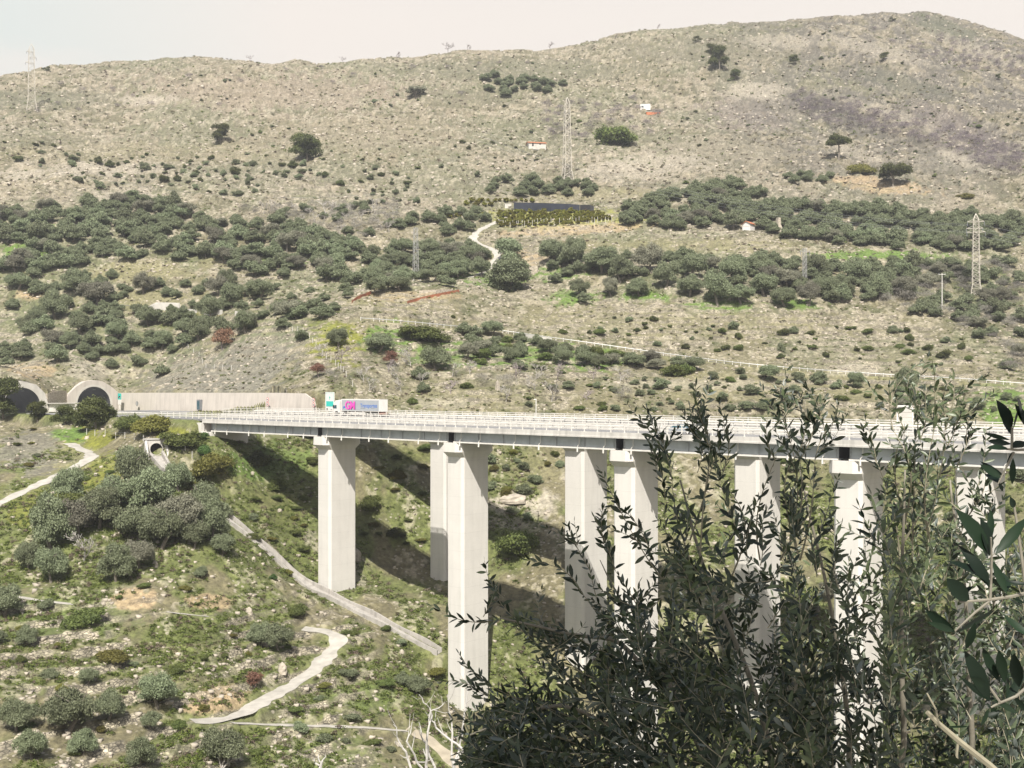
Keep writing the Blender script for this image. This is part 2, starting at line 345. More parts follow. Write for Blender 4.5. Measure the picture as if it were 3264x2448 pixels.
# hill face behind the retaining wall and over the portals
dn_ = NC_-(NWALL+2.0); dsA = (SPA-1.6)-SC; dsB = (SPB-1.6)-SC
dall = np.hypot(np.maximum(sstep-1.6-SC, 0), np.maximum(dn_, 0))
cend = sst(s_at(330, NWALL), s_at(300, NWALL), SC)
tgt = tg0+0.52*dall; wt = (1-sst(4, 34, dall))*cend*(NC_ > -4)*((dn_ > 0) | (SC < sstep-1.5))
Z = Z*(1-wt)+tgt*wt
hi_ = NC_ > 15.5
ben = 1-sst(-3.0, 1.5, SC-np.where(hi_, FSAB, SAB))
inn = sst(-3.5, -1.0, NC_)*(1-sst(NWALL+1.5, NWALL+2.3, NC_))
bt = (SC > sstep-1.6).astype(float)
road_w = ben*inn*bt
Z = Z*(1-road_w)+(-7.15)*road_w
fb = sst(-14, -3, NC_)*(1-sst(-3, -1, NC_))*ben*bt
Z = np.where(fb > 0, np.minimum(Z, -7.7)*fb+Z*(1-fb), Z)
und_deck = (SC > np.where(hi_, FSAB, SAB)-1)*(NC_ > -4)*(NC_ < NWALL+1.6)
Z = np.where((und_deck > 0) & (road_w < 0.5), np.minimum(Z, -10.6), Z)
fd = sst(300, 240, Y) 
def colrow(u): return (u-512)/F
def grid_z(x, y):
    t = x/y; c = np.interp(t, TX, np.arange(NC)); r = np.interp(y, YR, np.arange(NR)); c0 = int(min(c, NC-2)); r0 = int(min(r, NR-2)); a = c-c0; b = r-r0
    return float((Z[r0,c0]*(1-a)+Z[r0,c0+1]*a)*(1-b)+(Z[r0+1,c0]*(1-a)+Z[r0+1,c0+1]*a)*b)
def hit(u, v, ymin=90.0, ymax=1600.0):
    """ground point seen in column u, row v"""
    tx = (u-512)/F; c = np.interp(tx, TX, np.arange(NC)); c0 = int(min(c, NC-2)); a = c-c0
    prof = (Z[:,c0]*(1-a)+Z[:,c0+1]*a)/YR; t = (VH-v)/F
    ok = np.where((prof >= t) & (YR >= ymin) & (YR <= ymax))[0]
    if len(ok) == 0: return hit(u, v, ymin) if ymax < 1600 else None
    i = ok[0]
    if i > 0 and prof[i] != prof[i-1] and YR[i-1] >= ymin:
        f = np.clip((t-prof[i-1])/(prof[i]-prof[i-1]), 0, 1); y = YR[i-1]+(YR[i]-YR[i-1])*f
    else: y = YR[i]
    return Vector((tx*y, y, t*y))
G = 2212/1024.0
def hg(gx, gy, **k): return hit(gx/G, gy/G, **k)
# ---------------------------------------------------------------- paths: flatten the ground along them, then lay a strip
PATHM = np.zeros_like(Z)
STR = []
def lay_path(name, pts, width, mat, cut=0.0, ymin=90.0, ymax=1600.0, smooth=6, lift=0.06, edge=0.25, vary=0.12, taper=None):
    P = [hg(a, b, ymin=ymin, ymax=ymax) for a, b in pts]; P = [p for p in P if p is not None]
    Q = [P[0]]
    for a, b in zip(P[:-1], P[1:]):
        n = max(1, int((b-a).length/0.8))
        for i in range(1, n+1): Q.append(a.lerp(b, i/n))
    q = np.array([tuple(p) for p in Q])
    k = smooth
    for it in range(3):
        pad = np.pad(q, ((k, k), (0, 0)), mode='edge'); cs = np.cumsum(np.vstack([np.zeros(3), pad]), 0); q2 = (cs[2*k+1:]-cs[:-(2*k+1)])/(2*k+1)
        q2[0] = q[0]; q2[-1] = q[-1]; q = q2
    q[:,2] += cut
    wsum = np.zeros_like(Z); zsum = np.zeros_like(Z); near = np.zeros_like(Z); r = width/2+1.6
    for x, y, z in q[::2] if len(q) > 4 else q:
        ra, rb = np.searchsorted(YR, [y-r, y+r]); ca, cb = np.searchsorted(TX, [min((x-r)/(y-r), (x-r)/(y+r)), max((x+r)/(y-r), (x+r)/(y+r))])
        if rb <= ra or cb <= ca: continue
        d = np.hypot(X[ra:rb,ca:cb]-x, Y[ra:rb,ca:cb]-y); wg = np.exp(-(d/0.9)**2)+1e-9*(d < r)
        wsum[ra:rb,ca:cb] += wg; zsum[ra:rb,ca:cb] += wg*z; near[ra:rb,ca:cb] = np.maximum(near[ra:rb,ca:cb], 1-sst(width/2+0.15, r, d))
    m = near > 0; Z[m] = Z[m]*(1-near[m])+(zsum[m]/np.maximum(wsum[m], 1e-9))*near[m]
    PATHM[:] = np.maximum(PATHM, near)
    V = []; Fq = []
    for i in range(len(q)):
        a = q[max(i-2, 0)]; b = q[min(i+2, len(q)-1)]; t = np.array([b[0]-a[0], b[1]-a[1]]); t /= (np.hypot(*t)+1e-9); nn = np.array([-t[1], t[0]])
        wv = width*(1+vary*math.sin(i*0.7)+vary*math.sin(i*0.31+1)); wv *= np.interp(i/len(q), [0, 0.45, 0.7, 1], taper) if taper else 1; jt = vary*0.8*math.sin(i*0.9+2*math.sin(i*0.37)), vary*0.8*math.sin(i*1.1+2*math.sin(i*0.29)+2)
        for e in (-0.5-jt[0], -0.17, 0.17, 0.5+jt[1]): V.append((q[i,0]+nn[0]*wv*e, q[i,1]+nn[1]*wv*e, q[i,2]+lift+(0.03 if abs(e) < 0.3 else 0)))
    for i in range(len(q)-1):
        for j in range(3): Fq.append((i*4+j, i*4+j+1, i*4+5+j, i*4+4+j))
    STR.append((name, V, Fq, mat)); return q
# ---------------------------------------------------------------- lay the paths
srv = [(775,693),(860,698),(1000,713),(1120,722),(1200,735),(1290,748),(1400,764),(1520,779),(1650,796),(1800,807),(1900,814),(2050,820),(2215,834)]
q_srv = lay_path('service_road', srv, 4.6, M['asphalt'], ymin=300, ymax=420, smooth=10, lift=0.08, vary=0.02)
q_lft = lay_path('service_road', [(235,655),(300,664),(340,668),(440,674),(540,680)], 4.5, M['asphalt'], ymin=350, ymax=430, smooth=10, lift=0.08, vary=0.02)
lay_path('path', [(-30,1100),(60,1058),(120,1030),(165,1008),(196,994),(203,987),(192,978),(172,970),(150,958)], 2.6, M['path'], smooth=4)
lay_path('path', [(655,1358),(700,1362),(745,1370),(738,1385),(712,1410),(690,1440),(640,1476),(590,1502),(540,1533),(500,1556),(450,1562),(415,1558)], 2.9, M['path'], smooth=3)
lay_path('path', [(500,1562),(580,1566),(700,1569),(800,1572),(880,1580)], 1.3, M['path'], smooth=3)
lay_path('dirt_track', [(880,1574),(920,1590),(955,1612),(985,1645),(1005,1690)], 2.4, M['dirt'], smooth=4)
lay_path('path', [(15,1286),(60,1294),(100,1300),(160,1306)], 1.2, M['path'], smooth=3)
lay_path('path', [(360,1322),(400,1328),(450,1332)], 0.8, M['path'], smooth=3)
lay_path('dirt_track', [(1012,600),(1040,592),(1058,582),(1066,566),(1082,552),(1070,540),(1040,528),(1016,520),(1030,500),(1060,485),(1090,470)], 3.6, M['path'], smooth=4, ymin=330)
lay_path('dirt_track', [(850,622),(900,618),(960,611),(1000,604)], 2.0, M['dirt'], smooth=4, ymin=330)
lay_path('dirt_track', [(1075,492),(1150,494),(1230,487),(1330,478)], 3.4, M['dirt'], smooth=4, ymin=330)
lay_path('dirt_track', [(1820,395),(1870,402),(1930,412),(2000,420)], 4.0, M['dirt'], smooth=4, ymin=330)
q_ch = lay_path('channel_bed', [(478,1112),(500,1130),(530,1150),(560,1170),(590,1200),(620,1232),(650,1257),(680,1277),(720,1293),(760,1312),(800,1335),(850,1358),(900,1385),(950,1412)], 2.2, M['chan'], smooth=4, vary=0.0, taper=(0.75, 1.05, 1.0, 0.55))
q_cul = lay_path('culvert_bed', [(338,985),(346,1000),(356,1012),(370,1026)], 2.0, M['chan'], smooth=2, vary=0.0)
CH = STR[-2]; CU = STR[-1]; STR = STR[:-2]
# ---------------------------------------------------------------- ground colour: rock, dry grass, scrub, fresh grass, where each grows
Vp = VH-F*Z/Y; GX = U_*G; GY = Vp*G
def mixc(c, col, m): return c*(1-m[...,None])+np.array(col, np.float32)*m[...,None]
vis = np.ones_like(Z)
a1 = fbm(X, Y, 60, 4, 101); a2 = fbm(X, Y*0.7, 9, 4, 102); a3 = fbm(X, Y*0.6, 2.6, 3, 103); a4 = fbm(X, Y, 1.1, 2, 104)
# slope of the sheet towards the viewer, used for bare ledges
dzy = np.gradient(Z, axis=0)/np.gradient(Y, axis=0)
up = sst(430, 560, Y)                      # high dry slopes
low = 1-sst(255, 300, Y)
col = np.zeros(Z.shape+(3,), np.float32)+np.array((0.150, 0.135, 0.078), np.float32)
col = mixc(col, (0.100, 0.102, 0.050), sst(-0.02, 0.10, a2))
col = mixc(col, (0.165, 0.145, 0.100), up*0.75)
col = mixc(col, (0.098, 0.092, 0.058), up*sst(0.0, 0.09, a3+0.4*a1)*0.9)
col = mixc(col, (0.25, 0.215, 0.16), up*sst(0.03, 0.11, -a3+0.25*a2-0.1*a1)*0.8)
col = mixc(col, (0.108, 0.125, 0.038), low*sst(-0.22, -0.04, a2+0.3*a1)*0.9)
col = mixc(col, (0.145, 0.125, 0.075), low*sst(0.04, 0.14, -a2)*0.55)
col = mixc(col, (0.19, 0.165, 0.115), (1-up)*(1-low)*sst(0.02, 0.10, a3+0.5*a2)*0.7)
a5 = fbm(X*0.25, Z*1.0+X*0.03, 3.0, 3, 131); a6 = fbm(X*0.4, Z*1.3-X*0.05, 1.7, 2, 133)
ras = sst(300, 420, Y)
col = mixc(col, (0.105, 0.098, 0.055), ras*sst(0.02, 0.12, a5+0.3*a2)*0.75)
col = mixc(col, (0.27, 0.235, 0.175), ras*sst(0.05, 0.14, a6-0.5*a5+0.25*a1)*0.7)
col = mixc(col, (0.10, 0.115, 0.05), ras*(1-up)*sst(0.02, 0.10, a1+0.6*a2)*0.6)
col = mixc(col, (0.125, 0.125, 0.075), up*sst(-0.02, 0.12, a1+0.35*a2+0.2*a3)*0.75)
rr = sst(450, 640, Y)*sst(0.1, 0.3, TX[None,:]+0*Y)
col = mixc(col, (0.110, 0.100, 0.085), rr*sst(-0.14, 0.06, a2+0.6*a3)*0.85)
col = mixc(col, (0.33, 0.295, 0.235), np.clip(rockm*sst(0.0, 0.14, a4+0.3*a3+0.02)*(0.5-0.05*farm), 0, 1))
def patch(gx, gy, rx, ry, c, s=1.0, rough=0.55, ang=0.0, ymin=0, ymax=9e9):
    ca, sa = math.cos(R(ang)), math.sin(R(ang)); dx = GX-gx; dy = GY-gy
    e = np.hypot((dx*ca+dy*sa)/rx, (-dx*sa+dy*ca)/ry)
    m = sst(1.1, 0.75, e+rough*2.2*(a3+0.7*a2+0.5*a4))
    m = m*s*(Y > ymin)*(Y < ymax)
    global col; col = mixc(col, c, m)
GRN = (0.105, 0.165, 0.032); YEL = (0.16, 0.165, 0.025); ROC = (0.33, 0.295, 0.24); OCH = (0.36, 0.27, 0.17); GRY = (0.17, 0.158, 0.13); DRY = (0.185, 0.17, 0.092); BRN = (0.14, 0.11, 0.075); PUR = (0.13,0.11,0.107)
for a in [(720,735,75,45,YEL),(850,735,60,35,GRN),(950,765,75,35,GRN),(1150,765,150,28,GRN),(1290,775,60,25,GRN),(1560,657,90,22,GRN),(1400,640,60,12,GRN),(1720,655,60,14,GRN),(1880,552,170,12,GRN),
          (1850,574,70,12,GRN),(2100,590,60,14,GRN),(2160,870,60,45,GRN),(1230,640,60,20,GRN),(1200,590,70,20,GRN),(60,545,60,25,GRN),(95,498,35,20,GRN),(400,690,60,14,YEL),(610,560,60,12,GRN),(1050,600,60,20,GRN),
          (180,950,50,28,YEL),(150,940,35,16,GRN),(130,1000,80,40,DRY,0.6),(60,1090,60,50,YEL,0.6),(240,1005,60,22,YEL,0.7),(190,1050,80,25,YEL,0.7,0.5,-20),(600,1000,90,50,GRN,0.5),(540,1010,60,24,GRN,0.7,0.5,25),(380,935,60,10,YEL),
          (130,1330,140,50,GRN,0.35),(640,1080,80,60,(0.10,0.108,0.032),0.6),(820,1500,90,30,GRN,0.35),(700,1640,120,40,GRN,0.35),(880,980,60,20,(0.10,0.108,0.032),0.6),(1160,1010,80,30,DRY,0.5),
          (470,1512,78,34,OCH,1.0,0.35,-12),(450,1300,60,18,OCH,0.8),(290,1293,50,22,OCH,0.9),(430,815,120,50,GRY,0.9),(550,780,120,55,GRY,0.9,0.5,-25),(500,830,110,25,GRY,0.8),(60,985,80,42,GRY,0.8),(80,800,60,18,OCH,0.7),
          (190,785,60,18,ROC,0.8),(200,800,70,22,ROC,0.7),(1120,1085,90,28,ROC,1),(1080,1130,60,20,ROC,0.6),(85,637,42,12,OCH,1),(270,425,90,16,ROC,0.7),(300,590,130,22,DRY,0.9),(330,640,100,16,DRY,0.7),
          (1250,420,160,16,DRY,0.6),(1220,470,150,24,(0.24,0.24,0.07),0.9),(1230,497,150,12,OCH,0.7,0.4,-3),(1120,560,50,22,OCH,0.7),(1900,400,110,16,OCH,0.8,0.5,8),(1500,530,300,14,DRY,0.7),
          (2090,350,130,30,GRY,0.6),(1640,240,110,40,PUR,0.5),(2080,280,130,30,PUR,0.6,0.4,25),(860,650,130,18,DRY,0.8),(900,640,110,12,OCH,0.5),(1450,700,350,30,DRY,0.6),(1700,830,420,30,DRY,0.6),(1850,800,60,12,ROC,0.8),
          (1500,830,200,12,ROC,0.5),(1000,850,200,40,DRY,0.5),(960,870,80,14,ROC,0.5),(250,1400,320,14,DRY,0.5),(300,1470,300,14,DRY,0.5),(730,1205,90,30,ROC,0.6,0.6,40),(400,330,500,22,DRY,0.3),
          (600,200,330,40,(0.215,0.175,0.135),0.55),(100,215,150,22,(0.115,0.115,0.078),0.6),(60,300,120,20,(0.12,0.12,0.07),0.5),(750,300,260,50,(0.19,0.165,0.115),0.5),(330,215,70,12,ROC,0.6),(230,365,120,14,ROC,0.7),(60,375,70,12,ROC,0.6),
          (1130,150,260,24,(0.105,0.105,0.066),0.7),(1000,210,110,18,(0.115,0.112,0.07),0.6),(1500,110,220,26,(0.12,0.115,0.078),0.6),(1690,90,90,16,ROC,0.5),(1640,195,70,20,ROC,0.7),(1560,330,160,30,(0.20,0.18,0.135),0.6),(1420,350,110,20,ROC,0.6),(1330,370,100,20,ROC,0.5),
          (1900,110,120,18,ROC,0.45,0.5,15),(2040,60,90,20,(0.10,0.105,0.07),0.8,0.5,20),(2120,110,90,14,ROC,0.5,0.5,20),(1930,250,130,14,ROC,0.45,0.5,20),(2060,335,80,14,ROC,0.6,0.5,25),(1850,330,90,12,ROC,0.5,0.5,20),(1950,180,130,20,(0.10,0.10,0.072),0.7,0.5,15),(1800,240,100,20,(0.105,0.098,0.08),0.7,0.5,20),
          (250,740,180,60,(0.12,0.135,0.06),0.6),(120,690,140,50,(0.13,0.14,0.07),0.5),(600,700,120,40,(0.12,0.14,0.055),0.5),(330,650,150,30,DRY,0.6),(470,570,60,14,DRY,0.6)]:
    patch(*a)
stone = np.array((0.29, 0.255, 0.20), np.float32)
joint = 0.72+0.5*np.clip(a4*1.6+0.5, 0, 1)
rm = np.clip(RIS*sst(-0.26, -0.04, a3+0.55*a2+0.08), 0, 1)*near_
rm = rm*(1-0.6*sst(0.04,0.14,a2))
col = col*(1-rm[...,None])+stone*joint[...,None]*rm[...,None]
vg = road_w*1.0
col = mixc(col, (0.12, 0.14, 0.04), np.clip(vg, 0, 1)*0.9)
col = mixc(col, (0.20, 0.20, 0.10), np.clip(PATHM*(1-rm), 0, 1)*0.35)
col = mixc(col, (0.15, 0.145, 0.10), 1-sst(60, 130, Y))
col *= (1+0.55*np.clip(a4, -0.4, 0.4)+0.35*np.clip(a3, -0.4, 0.4))[...,None]
gm = bpy.data.materials.new('hillside_ground'); gm.use_nodes = True; t = gm.node_tree; b = t.nodes['Principled BSDF']; b.inputs['Roughness'].default_value = 0.95
at = t.nodes.new('ShaderNodeVertexColor'); at.layer_name = 'col'
ge = t.nodes.new('ShaderNodeNewGeometry')
nz = t.nodes.new('ShaderNodeTexNoise'); nz.inputs['Scale'].default_value = 1.1; nz.inputs['Detail'].default_value = 5; nz.inputs['Roughness'].default_value = 0.7; t.links.new(ge.outputs['Position'], nz.inputs[0])
mr = t.nodes.new('ShaderNodeMapRange'); mr.inputs[1].default_value = 0.32; mr.inputs[2].default_value = 0.68; mr.inputs[3].default_value = 0.55; mr.inputs[4].default_value = 1.45; t.links.new(nz.outputs[0], mr.inputs[0])
vo = t.nodes.new('ShaderNodeTexVoronoi'); vo.inputs['Scale'].default_value = 0.9; vo.inputs['Randomness'].default_value = 1; t.links.new(ge.outputs['Position'], vo.inputs['Vector'])
sm = t.nodes.new('ShaderNodeMapRange'); sm.inputs[1].default_value = 0.30; sm.inputs[2].default_value = 0.22; sm.inputs[3].default_value = 0; sm.inputs[4].default_value = 1; t.links.new(vo.outputs['Distance'], sm.inputs[0])
n2 = t.nodes.new('ShaderNodeTexNoise'); n2.inputs['Scale'].default_value = 0.11; n2.inputs['Detail'].default_value = 4; t.links.new(ge.outputs['Position'], n2.inputs[0])
s2 = t.nodes.new('ShaderNodeMapRange'); s2.inputs[1].default_value = 0.5; s2.inputs[2].default_value = 0.62; s2.inputs[3].default_value = 0; s2.inputs[4].default_value = 0.75; t.links.new(n2.outputs[0], s2.inputs[0])
mm = t.nodes.new('ShaderNodeMath'); mm.operation = 'MULTIPLY'; t.links.new(sm.outputs[0], mm.inputs[0]); t.links.new(s2.outputs[0], mm.inputs[1])
sc2 = t.nodes.new('ShaderNodeVectorMath'); sc2.operation = 'SCALE'; t.links.new(at.outputs[0], sc2.inputs[0]); t.links.new(mr.outputs[0], sc2.inputs['Scale'])
mxs = t.nodes.new('ShaderNodeMix'); mxs.data_type = 'RGBA'; mxs.inputs[7].default_value = (0.34, 0.305, 0.245, 1); t.links.new(mm.outputs[0], mxs.inputs[0]); t.links.new(sc2.outputs[0], mxs.inputs[6]); ra = t.nodes.new('ShaderNodeAttribute'); ra.attribute_name = 'riser'
mpv = t.nodes.new('ShaderNodeMapping'); mpv.inputs['Scale'].default_value = (1.5, 1.5, 3.2); t.links.new(ge.outputs['Position'], mpv.inputs[0])
v3 = t.nodes.new('ShaderNodeTexVoronoi'); v3.feature = 'DISTANCE_TO_EDGE'; v3.inputs['Scale'].default_value = 1.0; t.links.new(mpv.outputs[0], v3.inputs['Vector'])
v4 = t.nodes.new('ShaderNodeTexVoronoi'); v4.inputs['Scale'].default_value = 1.0; t.links.new(mpv.outputs[0], v4.inputs['Vector'])
je = t.nodes.new('ShaderNodeMapRange'); je.inputs[1].default_value = 0.02; je.inputs[2].default_value = 0.16; je.inputs[3].default_value = 0.22; je.inputs[4].default_value = 1.0; t.links.new(v3.outputs['Distance'], je.inputs[0])
sg = t.nodes.new('ShaderNodeSeparateColor'); t.links.new(v4.outputs['Color'], sg.inputs[0])
jv = t.nodes.new('ShaderNodeMapRange'); jv.inputs[3].default_value = 0.65; jv.inputs[4].default_value = 1.35; t.links.new(sg.outputs[0], jv.inputs[0])
jm = t.nodes.new('ShaderNodeMath'); jm.operation = 'MULTIPLY'; t.links.new(je.outputs[0], jm.inputs[0]); t.links.new(jv.outputs[0], jm.inputs[1])
jx = t.nodes.new('ShaderNodeMix'); jx.data_type = 'FLOAT'; jx.inputs[2].default_value = 1.0; t.links.new(ra.outputs['Fac'], jx.inputs[0]); t.links.new(jm.outputs[0], jx.inputs[3])
js = t.nodes.new('ShaderNodeVectorMath'); js.operation = 'SCALE'; t.links.new(mxs.outputs[2], js.inputs[0]); t.links.new(jx.outputs[0], js.inputs['Scale']); t.links.new(js.outputs[0], b.inputs['Base Color'])
bp = t.nodes.new('ShaderNodeBump'); bp.inputs['Strength'].default_value = 0.8; bp.inputs['Distance'].default_value = 0.35; t.links.new(nz.outputs[0], bp.inputs['Height']); t.links.new(bp.outputs[0], b.inputs['Normal'])
V = np.stack([X, Y, Z], -1).reshape(-1, 3)
idx = np.arange(NR*NC).reshape(NR, NC)
Fq = np.stack([idx[:-1,:-1], idx[:-1,1:], idx[1:,1:], idx[1:,:-1]], -1).reshape(-1, 4)
zq = np.stack([Z[:-1,:-1], Z[:-1,1:], Z[1:,1:], Z[1:,:-1]], -1); sq = SC[:-1,:-1]; nq = NC_[:-1,:-1]
mouth = ((np.abs(nq-FAR-6.3) < 5.9) & (np.abs(sq-SPA+1.6) < 4)) | ((np.abs(nq-5.4) < 5.9) & (np.abs(sq-SPB+1.6) < 4))
Fq = Fq[~(mouth & (zq.max(-1)-zq.min(-1) > 1.5)).ravel()]
col *= (np.array((0.90, 0.91, 0.86), np.float32)+up[...,None]*np.array((0.0, -0.01, 0.02), np.float32))*(1-0.18*rr[...,None])
me = npmesh('terrain', V, Fq, True); vcol(me, np.clip(col, 0.01, 0.8).reshape(-1, 3)); vfloat(me, rm.ravel(), 'riser'); tag(link('terrain', me, gm), kind='structure')
# ground behind the viewer and around, one coarse skirt
for name, Vv, Ff, mt in STR:
    tag(link(name, npmesh(name, Vv, Ff, True), mt), kind='structure')

# ---------------------------------------------------------------- motorway on the bench (left of the viaduct)
br = empty('bench', (P0[0], P0[1], 0), RZ); bpy.data.objects.remove(br)
def bobj(o): o.location = (P0[0], P0[1], 0); o.rotation_euler = (0, 0, RZ); return o
mb = MB(); mb.box(-165, SAB-0.6, 0.3, WID-0.3, -7.3, -6.93); tag(bobj(mb.build('motorway', M['asphalt'])), kind='structure')
mb = MB(); mb.box(-165, FSAB-0.6, FAR+0.3, FAR+12.6, -7.3, -6.58); tag(bobj(mb.build('motorway', M['asphalt'])), kind='structure')
mb = MB()
for n0, z, s0 in ((0.9, -6.925, -165), (WID-0.9, -6.925, -165)): mb.box(s0, SAB-0.7, n0-0.09, n0+0.09, z-0.02, z+0.004)
for k in range(8): mb.box(-160+k*12, -156+k*12, 5.3, 5.45, -6.95, -6.921)
tag(bobj(mb.build('road_marking', M['lane'])), kind='structure')
# ---------------------------------------------------------------- viaducts
def rail_profile(n0, z0, side):     # W-beam, (y,z)
    zs = [0.45, 0.52, 0.58, 0.62, 0.68, 0.75]; ys = [0, 0.07, 0.02, 0.02, 0.07, 0]
    a = [(n0+side*(0.06+y), z0+z) for y, z in zip(ys, zs)]; b = [(n0+side*(0.03+y), z0+z) for y, z in zip(ys, zs)][::-1]
    return a+b
def railing(vroot, s0, s1, n, z, h=1.32, label=None):
    rt = empty('railing', (0, 0, 0), 0, vroot)
    mb = MB()
    for zz, th in ((h, 0.11), (h*0.66, 0.09), (h*0.34, 0.07)): mb.box(s0, s1, n-th/2, n+th/2, z+zz-th/2, z+zz+th/2)
    mb.build('rail', M['galv'], rt)
    mb = MB(); mb.box(-0.055, 0.055, -0.075, 0.075, 0, h+0.08); mb.box(-0.12, 0.12, -0.12, 0.12, 0, 0.03)
    k = 0; s = s0+0.6; first = None
    while s < s1:
        if first is None: first = mb.build('post', M['galv'], rt); o = first
        else: o = first.copy(); C.objects.link(o); o.parent = rt
        o.location = (s, n, z); s += 2.62; k += 1
        if k >= 99: break
    return rt
def guardrail(vroot, s0, s1, n, z, side, name='guardrail'):
    rt = empty(name, (0, 0, 0), 0, vroot)
    mb = MB(); mb.prism_x(rail_profile(n, z, side), s0, s1); mb.prism_x([(n+side*0.06, z+0.18), (n+side*0.10, z+0.18), (n+side*0.10, z+0.30), (n+side*0.06, z+0.30)], s0, s1)
    mb.build('beam', M['galv'], rt)
    pb = MB(); pb.box(-0.05, 0.05, -0.05, 0.05, 0, 0.78); s = s0+1; first = None; k = 0
    while s < s1 and k < 99:
        if first is None: first = pb.build('post', M['sign_grey'], rt); o = first
        else: o = first.copy(); C.objects.link(o); o.parent = rt
        o.location = (s, n, z); s += 2.62; k += 1
    return rt
def pier(vroot, s, nc, zt, near=True):
    x, y = bw(s, nc)
    zb = min(grid_z(x+a, y+b_) for a in (-4, 0, 4) for b_ in (-4, 0, 4))-1.5
    T, W = (4.1, 6.9) if near else (4.8, 7.7)
    p = empty('pier', (s, nc, 0), 0, vroot)
    mb = MB(); c = 0.45   # shaft with small chamfers, a little wider at the foot
    def ring(z, k):
        a, b_ = T/2*k, W/2*k
        return [(-a+c, -b_, z), (a-c, -b_, z), (a, -b_+c, z), (a, b_-c, z), (a-c, b_, z), (-a+c, b_, z), (-a, b_-c, z), (-a, -b_+c, z)]
    zc = zt-3.3
    mb.loft([ring(zb, 1.0), ring(zc, 1.0)]); mb.build('shaft', M['concrete'], p)
    mb = MB(); a = T/2+0.05
    def oct_(z, hx, hy, ch): return [(-hx+ch, -hy, z), (hx-ch, -hy, z), (hx, -hy+ch, z), (hx, hy-ch, z), (hx-ch, hy, z), (-hx+ch, hy, z), (-hx, hy-ch, z), (-hx, -hy+ch, z)]
    mb.loft([oct_(zc-0.02, a-0.02, W/2+0.02, 0.45), oct_(zc+0.9, a+0.25, W/2+1.35, 0.9), oct_(zc+2.5, a+0.2, W/2+1.3, 0.9), oct_(zt-0.75, a-0.15, W/2+0.7, 0.3)])
    mb.build('cap', M['concrete'], p)
    mb = MB()
    for dx in (-0.95, 0.95):
        for dy in (-3.6, 3.6): mb.cbox(dx, dy, zt-0.62, 0.7, 0.7, 0.26)
    mb.build('bearing', M['sign_grey'], p)
    return p
ZF = -7.7; ZTOP = -6.85
